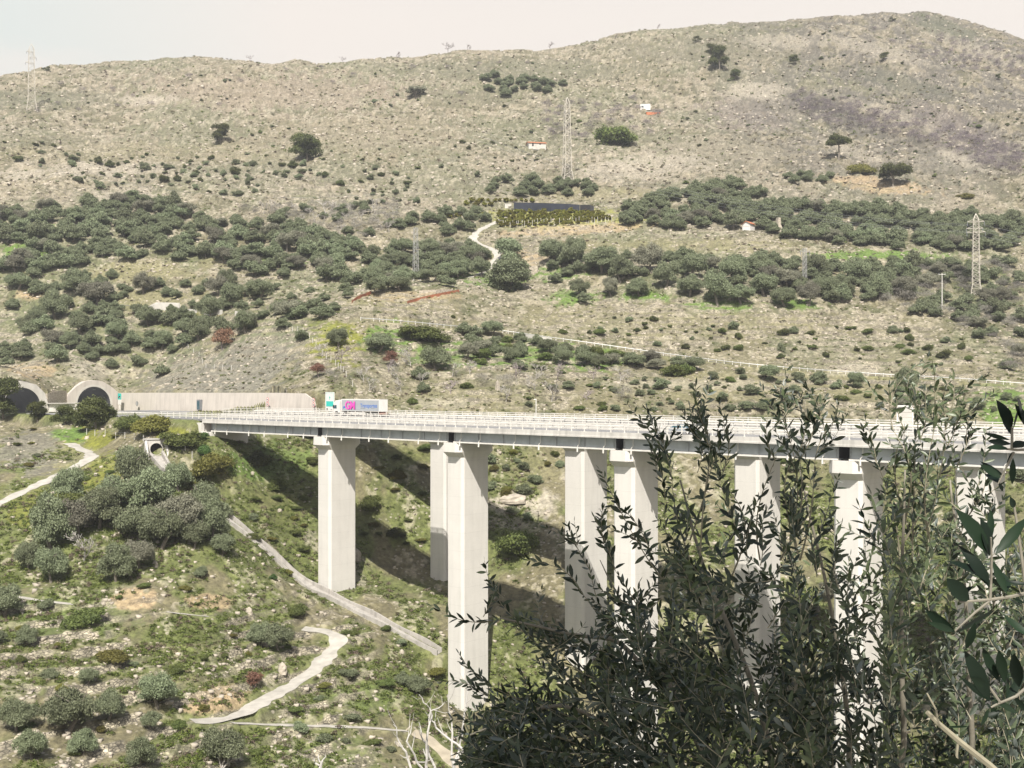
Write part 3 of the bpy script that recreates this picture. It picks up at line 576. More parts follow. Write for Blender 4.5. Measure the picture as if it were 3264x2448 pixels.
def viaduct(name, label, n0, dz, s_start, joints, s_end):
    vr = empty(name, (P0[0], P0[1], dz), RZ); tag(vr, label, 'viaduct', 'motorway viaducts')
    n1 = n0+WID
    spans = list(zip(joints[:-1], joints[1:]))
    # slab with upstand kerbs and fascia
    mb = MB(); mb.prism_x([(n0, ZF), (n0+1.3, ZF+0.05), (n0+1.35, ZF+0.2), (n1-1.35, ZF+0.2), (n1-1.3, ZF+0.05), (n1, ZF), (n1, ZTOP+0.02), (n1-0.6, ZTOP+0.02), (n1-0.62, ZTOP-0.13), (n0+0.62, ZTOP-0.13), (n0+0.6, ZTOP+0.02), (n0, ZTOP+0.02)], s_start, s_end)
    mb.build('deck_slab', M['deck'], vr)
    mb = MB(); mb.prism_x([(n0-0.09, ZF-0.03), (n0-0.003, ZF-0.03), (n0-0.003, ZF+0.22), (n0-0.06, ZF+0.26), (n0-0.09, ZF+0.22)], s_start, s_end); mb.build('drip_edge', M['deck'], vr)
    mb = MB(); mb.box(s_start+0.01, s_end-0.01, n0+0.64, n1-0.64, ZTOP-0.128, ZTOP-0.08); mb.build('road_surface', M['asphalt'], vr)
    mb = MB()
    for nn in (n0+1.15, n1-1.15): mb.box(s_start, s_end, nn-0.09, nn+0.09, ZTOP-0.082, ZTOP-0.074)
    s = s_start+2
    while s < s_end-5: mb.box(s, s+4.5, n0+WID/2-0.08, n0+WID/2+0.08, ZTOP-0.082, ZTOP-0.074); s += 12
    mb.build('lane_marking', M['lane'], vr)
    zg = -9.62; first = {}
    for (a, b_) in spans:
        a2, b2 = a+0.8, b_-0.8
        for nn, out in ((n0+1.25, -1), (n1-1.25, 1)):
            g = empty('girder', (0, 0, 0), 0, vr)
            mb = MB(); mb.box(a2, b2, nn-0.05, nn+0.05, zg+0.24, ZF+0.05)
            mb.build('web', M['girder'], g)
            mb = MB(); mb.box(a2, b2, nn-0.38, nn+0.38, zg, zg+0.237); mb.build('flange', M['galv'], g)
            s = a2+0.12; st0 = None
            while s < b2:
                if st0 is None: st0 = MB().box(-0.03, 0.03, (-0.27 if out < 0 else 0.052), (-0.052 if out < 0 else 0.27), zg+0.239, ZF+0.04).build('stiffener', M['girder'], g); o_ = st0
                else: o_ = st0.copy(); C.objects.link(o_); o_.parent = g
                o_.location = (s, nn, 0); s += 5.85
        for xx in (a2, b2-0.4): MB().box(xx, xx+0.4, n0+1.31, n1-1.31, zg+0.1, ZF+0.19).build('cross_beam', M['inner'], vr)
        # drain pipes
        for k, fr_ in enumerate((0.075, 0.20, 0.42, 0.57, 0.79, 0.93)):
            s = a+SPAN*fr_
            if s > s_end-1 or s < s_start+1: continue
            nn = n0+0.85
            mb = MB(); mb.tube([(s, nn, ZF+0.03), (s, nn, zg+0.75), (s-0.35, nn-0.05, zg+0.33), (s-0.35, nn-0.05, zg+0.1)], 0.07, 6)
            mb.tube([(s-0.35, nn-0.05, zg+0.12), (s-0.35, nn-0.05, zg-0.55)], 0.14, 6)
            mb.build('drain_pipe', M['galv'], vr)
    for s in joints[1:-1]: pier(vr, s, n0+WID/2, ZF-1.93+0.75-0.0, n0 < 5)
    # abutment
    xa = s_start
    a = empty('abutment', (0, 0, 0), 0, vr)
    mb = MB(); mb.box(xa-1.6, xa+2.6, n0+0.6, n1-0.6, -17, zg-0.1); mb.build('seat', M['concrete'], a)
    mb = MB(); mb.box(xa-1.6, xa-0.0, n0+0.3, n1-0.3, zg-0.098, ZF-0.02); mb.build('back_wall', M['concrete'], a)
    mb = MB(); mb.prism_y([(xa-7, ZF-0.03), (xa+0.4, ZF-0.03), (xa+0.4, -9.6), (xa+2.4, -9.9), (xa+2.4, -12.6), (xa-7, -9.5)], n0-0.55, n0+0.28); mb.build('wing_wall', M['concrete'], a)
    railing(vr, s_start-18 if n0 < 5 else s_start, s_end, n0+0.22, ZTOP+0.02)
    railing(vr, s_start, s_end, n1-0.22, ZTOP+0.02)
    guardrail(vr, s_start-70 if n0 < 5 else s_start, s_end, n1-0.75, ZTOP-0.07, -1)
    if n0 > 5: guardrail(vr, s_start, s_end, n0+0.85, ZTOP-0.07, 1)
    return vr
jn = [SAB+1.5] + [-37.1*1+37.1*k for k in range(0, 6)]; jn = [-74.2-2.0, -37.1, 0, 37.1, 74.2, 111.3, 148.4]
v1 = viaduct('viaduct', 'near motorway viaduct with white concrete piers and silver car on its deck', 0.0, 0.0, SAB, jn, 150.0)
jf = [FSAB+1, FARS-37.1, FARS, FARS+37.1, FARS+74.2, FARS+111.3, FARS+148.4]
v2 = viaduct('viaduct', 'far parallel motorway viaduct carrying the white lorry, behind the near one', FAR, 0.35, FSAB, jf, 122.0)

# ---------------------------------------------------------------- tunnel portals
def arch(r, h0, n=22, x0=0.0, wide=1.0):
    return [(x0+wide*r*math.cos(math.pi-math.pi*i/n), h0+r*math.sin(math.pi*i/n)) for i in range(n+1)]
def portal(s, nc, zr, label, ri=5.35, hb=1.65, ro_=6.0, shoulders=True):
    pr = empty('tunnel_portal', (*bw(s, nc), zr), RZ); tag(pr, label, 'tunnel portal', 'motorway tunnel portals')
    def ringpts(r, base, x, wd=1.0):
        a = arch(r, hb, 24, 0, wd); return [(x, -wd*r, base)]+[(x, p[0], p[1]) for p in a]+[(x, wd*r, base)]
    # outer collar (pale band) running back into the hill
    mb = MB(); o1 = ringpts(ro_, -0.6, 0.0); i1 = ringpts(ri, -0.6, 0.0); o2 = [(-60, y, z) for _, y, z in o1]; i2 = [(-60, y, z) for _, y, z in i1]
    n = len(o1); mb.add(o1+i1+o2+i2, [(j, j+1, n+j+1, n+j) for j in range(n-1)]+[(j+1, j, 2*n+j, 2*n+j+1) for j in range(n-1)])
    mb.build('arch_ring', M['plaster'], pr)
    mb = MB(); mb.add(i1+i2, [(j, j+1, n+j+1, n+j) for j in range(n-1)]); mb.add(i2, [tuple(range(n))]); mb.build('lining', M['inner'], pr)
    # head wall with sloped shoulders
    hw = ringpts(ro_, -0.6, 0.0)
    if shoulders:
        top = [(-0.02, -8.4, -0.6), (-0.02, -8.4, 4.5), (-0.02, -5.6, 7.1), (-0.02, -3.0, 8.6), (-0.02, 0, 9.05), (-0.02, 3.0, 8.6), (-0.02, 5.6, 7.1), (-0.02, 8.4, 5.0), (-0.02, 8.4, -0.6)]
    else:
        top = [(-0.02, -8.2, -0.6), (-0.02, -7.9, 3.2), (-0.02, -6.9, 5.6), (-0.02, -4.2, 7.9), (-0.02, 0, 8.9), (-0.02, 4.2, 7.9), (-0.02, 6.7, 5.4), (-0.02, 7.6, 2.6), (-0.02, 8.0, -0.6)]
    def at(poly, f):
        L_ = [0]
        for p, q in zip(poly[:-1], poly[1:]): L_.append(L_[-1]+math.dist(p, q))
        f *= L_[-1]
        for k in range(len(poly)-1):
            if f <= L_[k+1]+1e-9:
                g = (f-L_[k])/(L_[k+1]-L_[k]); return tuple(poly[k][i]*(1-g)+poly[k+1][i]*g for i in range(3))
        return poly[-1]
    A = [at(top, j/32) for j in range(33)]; B = [(x-0.02, y, z) for x, y, z in [at(hw, j/32) for j in range(33)]]
    A2 = [(x-2.5, y, z) for x, y, z in A]
    mb = MB(); mb.add(A+B+A2, [(j+1, j, 33+j, 34+j) for j in range(32)]+[(j, j+1, 67+j, 66+j) for j in range(32)])
    mb.build('head_wall', M['wallc'] if shoulders else M['plaster'], pr)
    mb = MB()
    for k in range(4):
        for sd in (-1, 1): mb.cbox(-3-k*6, sd*1.6, hb+4.4, 1.2, 0.25, 0.12)
    mb.build('tunnel_lamp', M['white'], pr)
    return pr
sA = SPA; sB = SPB
pA = portal(sA, FAR+6.3, -6.6, 'arched concrete tunnel portal with dark opening next to the long retaining wall')
pB = portal(sB, 5.4, -6.9, 'pale arched tunnel portal at the left edge of the photo, partly behind pines', shoulders=False)
# rubble wall and booth between the portals
w0 = Vector((*bw(sB-0.7, 13.2), -6.9)); w1 = Vector((*bw(sA-0.7, 22.9), -6.9)); ww = w1-w0; L0 = ww.length
mb = MB(); mb.loft([[(x, -0.3, -1), (x, 0.8, -1), (x, 1.3, h), (x, 0.1, h)] for x, h in ((0, 5.2), (L0*0.3, 5.9), (L0*0.7, 6.1), (L0, 6.0))])
o = mb.build('stone_wall', M['stone']); o.location = w0; o.rotation_euler = (0, 0, math.atan2(ww.y, ww.x)); tag(o, 'rubble stone retaining wall between the two tunnel portals', 'stone wall')
bt_ = empty('booth', (*bw(max(sA, sB)+1.4, 17.5), -6.9), RZ); tag(bt_, 'low white flat-roofed service booth below the stone wall between the tunnels', 'booth')
MB().box(-1.4, 1.4, -4.2, 2.2, 0, 2.3).build('wall', M['white'], bt_)
MB().box(-1.9, 2.1, -4.9, 5.2, 2.32, 2.55).build('roof', M['plaster'], bt_)
MB().box(1.41, 1.47, -1.2, 0.4, 0.1, 2.0).build('door', M['sign_grey'], bt_)
MB().box(-1.2, 1.0, 4.6, 4.9, 0, 2.31).build('pillar', M['plaster'], bt_)
# long retaining wall behind the far carriageway
nw = NWALL; s0 = sA+0.4; s1 = s_at(314.5, nw); s1a = s_at(301, nw); hw_ = 5.15
mb = MB(); zb_ = -15.0
tops = [(s0, 5.1), (s0+20, 5.2), (s1a-12, 5.35), (s1a, 5.2), (s1a+4, 3.6), (s1-0.6, 1.9), (s1, 0.9)]
rings = []
for s, h in tops: rings.append([(s, 0.0, zb_), (s, 1.1*0+0.0, zb_), (s, 0.95*(h/5.1), -6.6+h), (s, 0.95*(h/5.1)+0.55, -6.6+h), (s, 1.8, zb_)])
mb.loft(rings); o = mb.build('retaining_wall', M['wallc']); o.location = (*bw(0, nw), 0); o.rotation_euler = (0, 0, RZ)
rw = o; tag(rw, 'long pale concrete retaining wall running from the tunnel portal to the lorry', 'retaining wall')
# steel door in the wall, with stair brace
sd = s_at(198, nw); mb = MB(); mb.box(-0.9, 0.9, -0.12, 0.6, 0.4, 3.3); d = mb.build('door_frame', M['sign_grey'], rw); d.location = (sd, 0.1, -6.6)
MB().box(-0.6, 0.55, -0.16, -0.125, 0.6, 2.9).build('door', M['glass'], rw).location = (sd, 0.1, -6.6)
def roundel(parent, x, y, z, r, ring, glyph='dash'):
    MB().disc((x, y, z), (0, -1, 0), r, 0.04).build('rim', ring, parent)
    MB().disc((x, y-0.03, z), (0, -1, 0), r*0.78, 0.03).build('face', M['white'], parent)
    m2 = MB()
    if glyph == 'truck': m2.box(x-r*0.45, x+r*0.15, y-0.06, y-0.05, z-r*0.25, z+r*0.28); m2.box(x+r*0.2, x+r*0.45, y-0.06, y-0.05, z-r*0.25, z+r*0.1)
    elif glyph == 'arrow': m2.box(x-r*0.16, x+r*0.16, y-0.06, y-0.05, z-r*0.7, z+r*0.7)
    else: m2.box(x-r*0.4, x-r*0.05, y-0.06, y-0.05, z-r*0.35, z+r*0.35); m2.box(x+r*0.1, x+r*0.4, y-0.06, y-0.05, z-r*0.35, z+r*0.35)
    m2.build('symbol', M['dark'], parent)
def sign_pair(s, n, label, zr=-6.6):
    e = empty('road_sign', (*bw(s, n), zr), RZ); tag(e, label, 'road sign')
    MB().tube([(0, 0.1, 0), (0, 0.1, 4.1)], 0.06, 8).build('post', M['galv'], e)
    roundel(e, 0, 0, 3.55, 0.55, M['red'], 'truck'); roundel(e, 0, 0, 2.35, 0.55, M['red'], 'digits'); return e
sign_pair(s_at(267.5, nw-0.7), nw-0.7, 'pair of round red-rimmed traffic signs in front of the retaining wall')
sign_pair(s_at(313.5, nw-0.4), nw-0.4, 'pair of round red-rimmed traffic signs just left of the big direction board')
e = empty('road_sign', (*bw(s_at(137, nw-0.5), nw-0.5), -6.6), RZ); tag(e, 'small round grey sign low on the retaining wall beside the tunnel', 'road sign')
MB().tube([(0, 0.1, 0), (0, 0.1, 1.9)], 0.05, 8).build('post', M['galv'], e)
MB().disc((0, 0, 1.9), (0, -1, 0), 0.72, 0.05).build('rim', M['sign_grey'], e); MB().box(-0.1, 0.1, -0.05, -0.03, 1.4, 2.4).build('symbol', M['white'], e)
# tunnel name board: teal square with arch pictogram
e = empty('tunnel_sign', (*bw(s_at(119.5, FAR+12.0), FAR+12.0), -6.6), RZ); tag(e, 'teal square tunnel sign with black and white arch symbol above white plate', 'road sign')
MB().tube([(0, 0.15, 0), (0, 0.15, 2.2)], 0.14, 8).build('post', M['galv'], e)
MB().box(-0.95, 0.95, -0.02, 0.06, 3.05, 4.95).build('panel', M['teal'], e)
MB().box(-0.92, 0.92, -0.02, 0.06, 1.5, 3.03).build('plate', M['white'], e)
mb = MB(); pts = [(0.62*math.cos(a), 3.45+0.75*math.sin(a)) for a in [math.pi*i/14 for i in range(15)]]; mb.prism_y(pts, -0.045, -0.022); mb.build('symbol', M['dark'], e)
mb = MB(); mb.prism_y([(0.1, 3.46), (0.5, 3.46), (0.5, 3.85), (0.1, 3.65)], -0.06, -0.046); mb.build('symbol', M['white'], e)
# direction board left of the lorry
def text_mesh(body, size, depth, xscale=1.0, shear=0.0, bold=0.0):
    cu = bpy.data.curves.new('lettering', 'FONT'); cu.body = body; cu.size = size; cu.extrude = depth; cu.shear = shear; cu.offset = bold; cu.align_x = 'LEFT'
    to = bpy.data.objects.new('lettering', cu); C.objects.link(to); dg = bpy.context.evaluated_depsgraph_get(); me = bpy.data.meshes.new_from_object(to.evaluated_get(dg))
    bpy.data.objects.remove(to); me.transform(Matrix.Diagonal((xscale, 1, 1, 1))); return me
def lettering(name, body, size, mat, parent, loc, xs=1.0, bold=0.0, shear=0.0, depth=0.008, width=None):
    me = text_mesh(body, size, depth, xs, shear, bold)
    if width:
        ww = max(v.co.x for v in me.vertices)-min(v.co.x for v in me.vertices); me.transform(Matrix.Diagonal((width/ww, 1, 1, 1)))
    me.materials.clear(); o = link(name, me, mat, parent); o.rotation_euler = (R(90), 0, 0); o.location = loc; return o
sb = s_at(328, FAR+11.2)
e = empty('direction_board', (*bw(sb, FAR+11.8), -6.3), RZ); tag(e, 'tall white and teal direction board standing in front of the lorry cab', 'road sign')
MB().box(-1.75, 1.75, -0.04, 0.04, 0.55, 5.3).build('board', M['white'], e)
for xx in (-1.1, 1.1): MB().tube([(xx, 0.12, -0.5), (xx, 0.12, 5.0)], 0.07, 8).build('post', M['galv'], e)
MB().box(-1.4, 1.4, -0.07, -0.045, 1.75, 3.05).build('panel', M['teal'], e)
mb = MB(); mb.box(-1.45, 1.45, -0.06, -0.045, 5.05, 5.12); mb.box(-1.45, -1.38, -0.06, -0.045, 3.1, 5.04); mb.box(1.38, 1.45, -0.06, -0.045, 3.1, 5.04); mb.build('border', M['teal'], e)
mb = MB(); mb.box(-0.12, 0.12, -0.06, -0.046, 3.4, 4.1); mb.prism_y([(-0.32, 3.9), (0.32, 3.9), (0, 4.35)], -0.075, -0.061); mb.build('symbol', M['teal'], e)
mb = MB(); mb.box(-1.3, -0.75, -0.06, -0.046, 0.75, 1.35); mb.box(0.3, 0.9, -0.06, -0.046, 0.95, 1.15); mb.build('symbol', M['dark'], e)
# ---------------------------------------------------------------- lorry (heads left on the far deck)
nL = FAR+6.6; sR = s_at(379.5, nL-1.25); zL = ZTOP-0.08+0.35
lo = empty('lorry', (*bw(sR-8.2, nL), zL), RZ); tag(lo, 'white articulated lorry with grey side lettered GM Transportes on the far deck', 'lorry')
x1 = 8.2; x0 = x1-13.6
MB().box(x0+0.04, x1-0.04, -1.22, 1.24, 1.28, 3.92).build('trailer_body', M['white'], lo)
MB().box(x0+0.25, x1-0.25, -1.255, -1.225, 1.32, 3.72).build('side_curtain', M['tarp'], lo)
mb = MB(); mb.box(x0, x1, -1.285, -1.215, 3.73, 4.0); mb.box(x0, x1, -1.27, 1.27, 3.93, 4.0); mb.box(x0, x0+0.22, -1.28, -1.2, 1.2, 3.72); mb.box(x1-0.22, x1, -1.28, -1.2, 1.2, 3.72); mb.build('trailer_frame', M['white'], lo)
mb = MB(); mb.box(x1-0.035, x1+0.02, -1.2, -0.02, 1.3, 3.88); mb.box(x1-0.035, x1+0.02, 0.02, 1.2, 1.3, 3.88); mb.build('rear_door', M['white'], lo)
mb = MB(); mb.box(x0, x1, -0.6, 0.6, 0.95, 1.27); mb.build('chassis', M['dark'], lo)
mb = MB(); mb.box(x1-0.12, x1+0.03, -1.2, 1.2, 0.6, 0.95); mb.build('rear_bumper', M['orange'], lo)
mb = MB(); mb.box(x0+3.2, x1-5, -1.22, -1.18, 0.45, 1.0); mb.build('side_guard', M['galv'], lo)
def wheel(parent, x, y, r=0.5, wd=0.32, mat2='galv'):
    wv = MB().tube([(x, y-wd/2, r), (x, y+wd/2, r)], r, 18).build('wheel', M['dark'], parent)
    MB().tube([(x, y-wd/2-0.01, r), (x, y-wd/2-0.004, r)], r*0.55, 12).build('rim', M[mat2], wv)
for xx in (x1-1.6, x1-2.9, x1-4.2, x0+1.2, x0-1.9): 
    for yy in (-1.05, 1.05): wheel(lo, xx, yy)
cb = MB(); prof = [(x0-3.1, 0.55), (x0-3.15, 1.2), (x0-3.0, 2.3), (x0-2.65, 3.1), (x0-2.2, 3.65), (x0-0.9, 3.8), (x0-0.75, 3.6), (x0-0.75, 0.75), (x0-1.3, 0.72), (x0-1.4, 1.1), (x0-2.3, 1.1), (x0-2.45, 0.55)]
cb.prism_y(prof, -1.22, 1.22); cb.build('cab', M['white'], lo, bevel=0.05)
MB().prism_y([(x0-2.75, 1.75), (x0-2.6, 2.55), (x0-1.75, 2.55), (x0-1.75, 1.75)], -1.245, -1.222).build('side_window', M['glass'], lo)
MB().prism_x([(-1.05, 1.7), (1.05, 1.7), (1.0, 2.6), (-1.0, 2.6)], x0-3.1, x0-2.93).build('windscreen', M['glass'], lo)
MB().box(x0-2.85, x0-2.7, -1.5, -1.26, 1.9, 2.6).build('mirror', M['dark'], lo)
MB().box(x0-0.6, x0+1.0, -1.15, -0.7, 0.45, 1.0).build('fuel_tank', M['galv'], lo)
xg = x0+1.45
lettering('lettering', 'GM', 2.6, M['purple'], lo, (xg+0.14, -1.258, 1.60), 0.88, 0.06, width=3.5)
lettering('lettering', 'GM', 2.6, M['pink'], lo, (xg-0.05, -1.275, 1.68), 0.88, 0.05, width=3.4)
lettering('lettering', 'Transportes', 1.25, M['blue'], lo, (x0+6.9, -1.265, 2.12), 0.82, 0.02, width=5.9)
MB().prism_y([(xg-0.75, 1.7), (xg-0.75, 2.25), (xg+0.1, 2.35), (xg+0.1, 2.0)], -1.264, -1.257).build('blue_flash', M['blue'], lo)
mb = MB()
for k in range(9): mb.box(x0+7.0+k*0.2, x0+7.12+k*0.2, -1.262, -1.256, 1.84, 1.93)
for k in range(6): mb.box(x0+10.8+k*0.22, x0+10.93+k*0.22, -1.262, -1.256, 1.84, 1.9)
mb.build('small_print', M['dark'], lo)
mb = MB()
for k in range(26): mb.box(x0+0.5+k*0.5, x0+0.54+k*0.5, -1.268, -1.256, 1.3, 1.62)
mb.build('strap', M['sign_grey'], lo)
# ---------------------------------------------------------------- car on the near deck (heads right)
nC = 3.4; sC = s_at(680, nC-0.9)
ca = empty('car', (*bw(sC, nC), ZTOP-0.08), RZ); tag(ca, 'silver hatchback car driving right on the near deck', 'car')
pf = [(-2.05, 0.35), (-2.1, 0.75), (-1.95, 0.98), (-1.2, 1.02), (0.95, 0.98), (1.7, 0.86), (2.05, 0.68), (2.08, 0.35)]
mb = MB(); yh = 0.86
mb.loft([[(x, -yh+(0.06 if z > 0.9 else 0), z) for x, z in pf], [(x, yh-(0.06 if z > 0.9 else 0), z) for x, z in pf]]); mb.build('body', M['carpaint'], ca, bevel=0.06)
cf = [(-1.95, 0.97), (-1.5, 1.38), (-0.8, 1.5), (0.1, 1.48), (1.15, 0.97)]
mb = MB(); mb.loft([[(x, -0.80+(z-0.97)*0.35, z) for x, z in cf], [(x, 0.80-(z-0.97)*0.35, z) for x, z in cf]]); mb.build('cabin', M['carpaint'], ca, bevel=0.04)
def sidew(px, y):
    mb = MB(); mb.loft([[(x, y*(0.815-(z-0.97)*0.35), z) for x, z in px], [(x, y*(0.79-(z-0.97)*0.35), z) for x, z in px]]); return mb
for y in (-1, 1):
    sidew([(-1.6, 1.03), (-1.35, 1.33), (-0.45, 1.42), (-0.45, 1.03)], y).build('side_window', M['glass'], ca)
    sidew([(-0.35, 1.03), (-0.35, 1.42), (0.1, 1.40), (0.8, 1.03)], y).build('side_window', M['glass'], ca)
mb = MB(); mb.add([(0.2, -0.6, 1.46), (0.2, 0.6, 1.46), (1.15, 0.74, 1.01), (1.15, -0.74, 1.01), (0.16, -0.6, 1.42), (0.16, 0.6, 1.42), (1.1, 0.74, 0.97), (1.1, -0.74, 0.97)], [(0, 3, 2, 1), (4, 5, 6, 7), (0, 4, 7, 3), (1, 2, 6, 5), (0, 1, 5, 4), (3, 7, 6, 2)]); mb.build('windscreen', M['glass'], ca)
for x in (-1.3, 1.3):
    for y in (-0.78, 0.78): wheel(ca, x, y, 0.32, 0.2)
for y in (-0.6, 0.6): MB().cbox(2.06, y, 0.68, 0.06, 0.34, 0.14).build('headlight', M['white'], ca)
# ---------------------------------------------------------------- vegetation prototypes
def leafcloud(cent, rad, n, size, rs, flat=0.0, elong=1.6):
    """n leaf clumps (one bent quad each) spread near the surfaces of a set of lobes"""
    cent = np.array(cent, float); rad = np.array(rad, float); k = len(cent)
    wgt = rad[:,0]*rad[:,1]+0.1; idx = rs.choice(k, n, p=wgt/wgt.sum())
    d = rs.normal(size=(n, 3)); d /= np.linalg.norm(d, axis=1)[:,None]; d[:,2] = np.where(d[:,2] < -0.35, -d[:,2]*0.6, d[:,2])
    rr = (0.45+0.62*rs.random(n)**0.8)[:,None]; rr[rs.random(n) < 0.14] *= 1.22
    p = cent[idx]+d*rad[idx]*rr
    nn = d*0.75+rs.normal(size=(n, 3))*0.75; nn[:,2] += 0.25; nn /= np.linalg.norm(nn, axis=1)[:,None]
    a = np.cross(nn, rs.normal(size=(n, 3))); a /= np.linalg.norm(a, axis=1)[:,None]; b = np.cross(nn, a)
    s = size*(0.55+0.9*rs.random(n))[:,None]; a = a*s*elong*0.5; b = b*s*0.5/elong**0.3
    bend = nn*s*0.18
    V = np.stack([p-a-bend, p-b+bend, p+a-bend, p+b+bend], 1).reshape(-1, 3)
    F_ = np.arange(4*n).reshape(n, 4)
    lobe = rs.random(k)[idx]; tone = np.clip(0.34*lobe+0.56*rs.random(n)+0.10*d[:,2], 0, 1)  # random per lobe and clump, a little paler towards lobe tops
    return V, F_, np.repeat(tone, 4)
def cloudmesh(name, V, F_, tone):
    me = npmesh(name, V, F_); vfloat(me, tone, 'tone'); return me
def lobes(rs, n, w, h, z0, spread=0.62, lr=(0.26, 0.42), flat=0.8):
    c = []; r = []
    for i in range(n):
        a = 2*math.pi*(i+rs.random()*0.8)/n*1.618; q = math.sqrt((i+0.5)/n)*spread
        z = z0+h*(0.20+0.52*rs.random()*(1-q*0.6)+0.12*(1-q)); rr = w/2*(lr[0]+(lr[1]-lr[0])*rs.random())*1.3
        c.append((w/2*q*math.cos(a), w/2*q*math.sin(a), z)); r.append((rr, rr, rr*flat))
    return c, r
def trunkmesh(rs, h, w, r0, nb=4, twist=0.3, lean=0.1):
    mb = MB(); base = Vector((0, 0, -0.6)); fork = Vector((lean*rs.normal()*h, lean*rs.normal()*h, h*0.32))
    mb.tube([base, Vector((0, 0, 0)), fork*0.55+Vector((twist*0.2*rs.normal(), 0, 0)), fork], [r0*1.35, r0*1.1, r0*0.85, r0*0.72], 7)
    for i in range(nb):
        a = 2*math.pi*(i+rs.random()*0.6)/nb; e = Vector((math.cos(a)*w*0.30, math.sin(a)*w*0.30, h*(0.6+0.2*rs.random())))
        m = fork.lerp(e, 0.5)+Vector((rs.normal()*0.1*w*0.3, rs.normal()*0.1*w*0.3, h*0.05)); mb.tube([fork, m, e], [r0*0.5, r0*0.33, r0*0.14], 5)
    return mb
PROTO = {}
def make_tree_proto(kind, seed, n, w, h, z0, size, mat, r0, lob=9, flat=0.8, spread=0.62, lr=(0.26, 0.42), trunk=True, tmat='bark', nb=4):
    rs = np.random.default_rng(seed); c, r = lobes(rs, lob, w, h, z0, spread, lr, flat)
    c.append((0, 0, z0+h*0.36)); r.append((w*0.30, w*0.30, h*0.30))
    V, F_, tn = leafcloud(c, r, n, size, rs); me = cloudmesh('crown', V, F_, tn); me.materials.append(M[mat])
    tm_ = None
    if trunk:
        mb = trunkmesh(rs, h, w, r0, nb); tm_ = bpy.data.meshes.new('trunk'); tm_.from_pydata(mb.v, [], mb.f); tm_.update(); tm_.materials.append(M[tmat])
    PROTO.setdefault(kind, []).append((me, tm_, w, h))
for i in range(5): make_tree_proto('olive', 100+i, 17000, 6.0, 5.0, -0.1, 0.135, 'olive', 0.24, lob=19+2*i, lr=(0.17, 0.34), spread=0.74, flat=0.85)
for i in range(3): make_tree_proto('olive_grey', 120+i, 15000, 6.0, 5.0, 0.0, 0.13, 'olive_grey', 0.24, lob=19+i, lr=(0.17, 0.34), spread=0.74, flat=0.85)
for i in range(4): make_tree_proto('olive_far', 140+i, 7000, 6.0, 4.9, -0.3, 0.23, 'olive', 0.2, lob=16+2*i, lr=(0.18, 0.36), spread=0.74, flat=0.9)
for i in range(3): make_tree_proto('bush', 160+i, 8000, 4.0, 2.6, -0.5, 0.13, 'maquis', 0.1, lob=9, flat=0.75, trunk=False)
for i in range(3): make_tree_proto('broom', 170+i, 8000, 4.0, 2.6, -0.5, 0.13, 'broom', 0.1, lob=9, flat=0.75, trunk=False)
for i in range(2): make_tree_proto('fresh', 175+i, 4000, 3.0, 1.8, -0.3, 0.15, 'fresh', 0.1, lob=7, flat=0.7, trunk=False)
for i in range(2): make_tree_proto('russet', 180+i, 2600, 5.0, 4.0, 0.3, 0.18, 'russet', 0.15, lob=10, flat=0.8, tmat='twig')
for i in range(3): make_tree_proto('olive_shrub', 190+i, 5000, 4.0, 3.3, -0.5, 0.17, 'olive', 0.12, lob=7, flat=0.9, trunk=False)
for i in range(3): make_tree_proto('darkshrub', 195+i, 4000, 4.0, 3.0, -0.5, 0.18, 'pine', 0.12, lob=6, flat=0.9, trunk=False)
def bare_tree_mesh(seed, h, w, r0, levels=4, nb=3, thick=0.02):
    rs = np.random.default_rng(seed); mb = MB()
    def grow(p, d, L_, r, lv):
        q = p+d*L_*0.5+Vector(rs.normal(size=3))*L_*0.05; e = q+(d+Vector(rs.normal(size=3))*0.15).normalized()*L_*0.5
        mb.tube([p, q, e], [r, r*0.8, max(r*0.62, thick)], 5 if lv < 2 else 3)
        if lv >= levels: return
        for k in range(nb+(1 if lv > 1 else 0)):
            nd = (d*0.75+Vector(rs.normal(size=3))*0.55*(w/h)*1.3); nd.z = abs(nd.z)*0.8+0.18; grow(e if k < 2 else q, nd.normalized(), L_*(0.62+0.2*rs.random()), max(r*0.6, thick), lv+1)
    grow(Vector((0, 0, -0.4)), Vector((0, 0, 1)), h*0.36, r0, 0)
    me = bpy.data.meshes.new('branches'); me.from_pydata(mb.v, [], mb.f); me.update(); return me
for i in range(3): me = bare_tree_mesh(300+i, 5.5, 6, 0.16, 4, 3, 0.035); me.materials.append(M['twig']); PROTO.setdefault('bare', []).append((me, None, 6.0, 5.5))
for i in range(2): me = bare_tree_mesh(320+i, 5.0, 5, 0.12, 4, 3, 0.03); me.materials.append(M['greytwig']); PROTO.setdefault('greybare', []).append((me, None, 5.0, 5.0))
M['twigcloud'] = mat_leaf('bare_twig_crown', (0.13, 0.11, 0.125), (0.25, 0.21, 0.225)); M['greytwigcloud'] = mat_leaf('grey_twig_crown', (0.17, 0.16, 0.14), (0.33, 0.31, 0.27))
def twigproto(kind, seed, mat):
    rs = np.random.default_rng(seed); c, r = lobes(rs, 12, 6.0, 4.6, 0.1, 0.7, (0.25, 0.42), 0.9); V, F_, tn = leafcloud(c, r, 700, 0.10, rs, elong=7.0); me = cloudmesh('crown', V, F_, tn); me.materials.append(M[mat]); PROTO.setdefault(kind, []).append((me, None, 6.0, 4.6))
for i in range(3): twigproto('bare_far', 340+i, 'twigcloud'); twigproto('grey_far', 350+i, 'greytwigcloud')
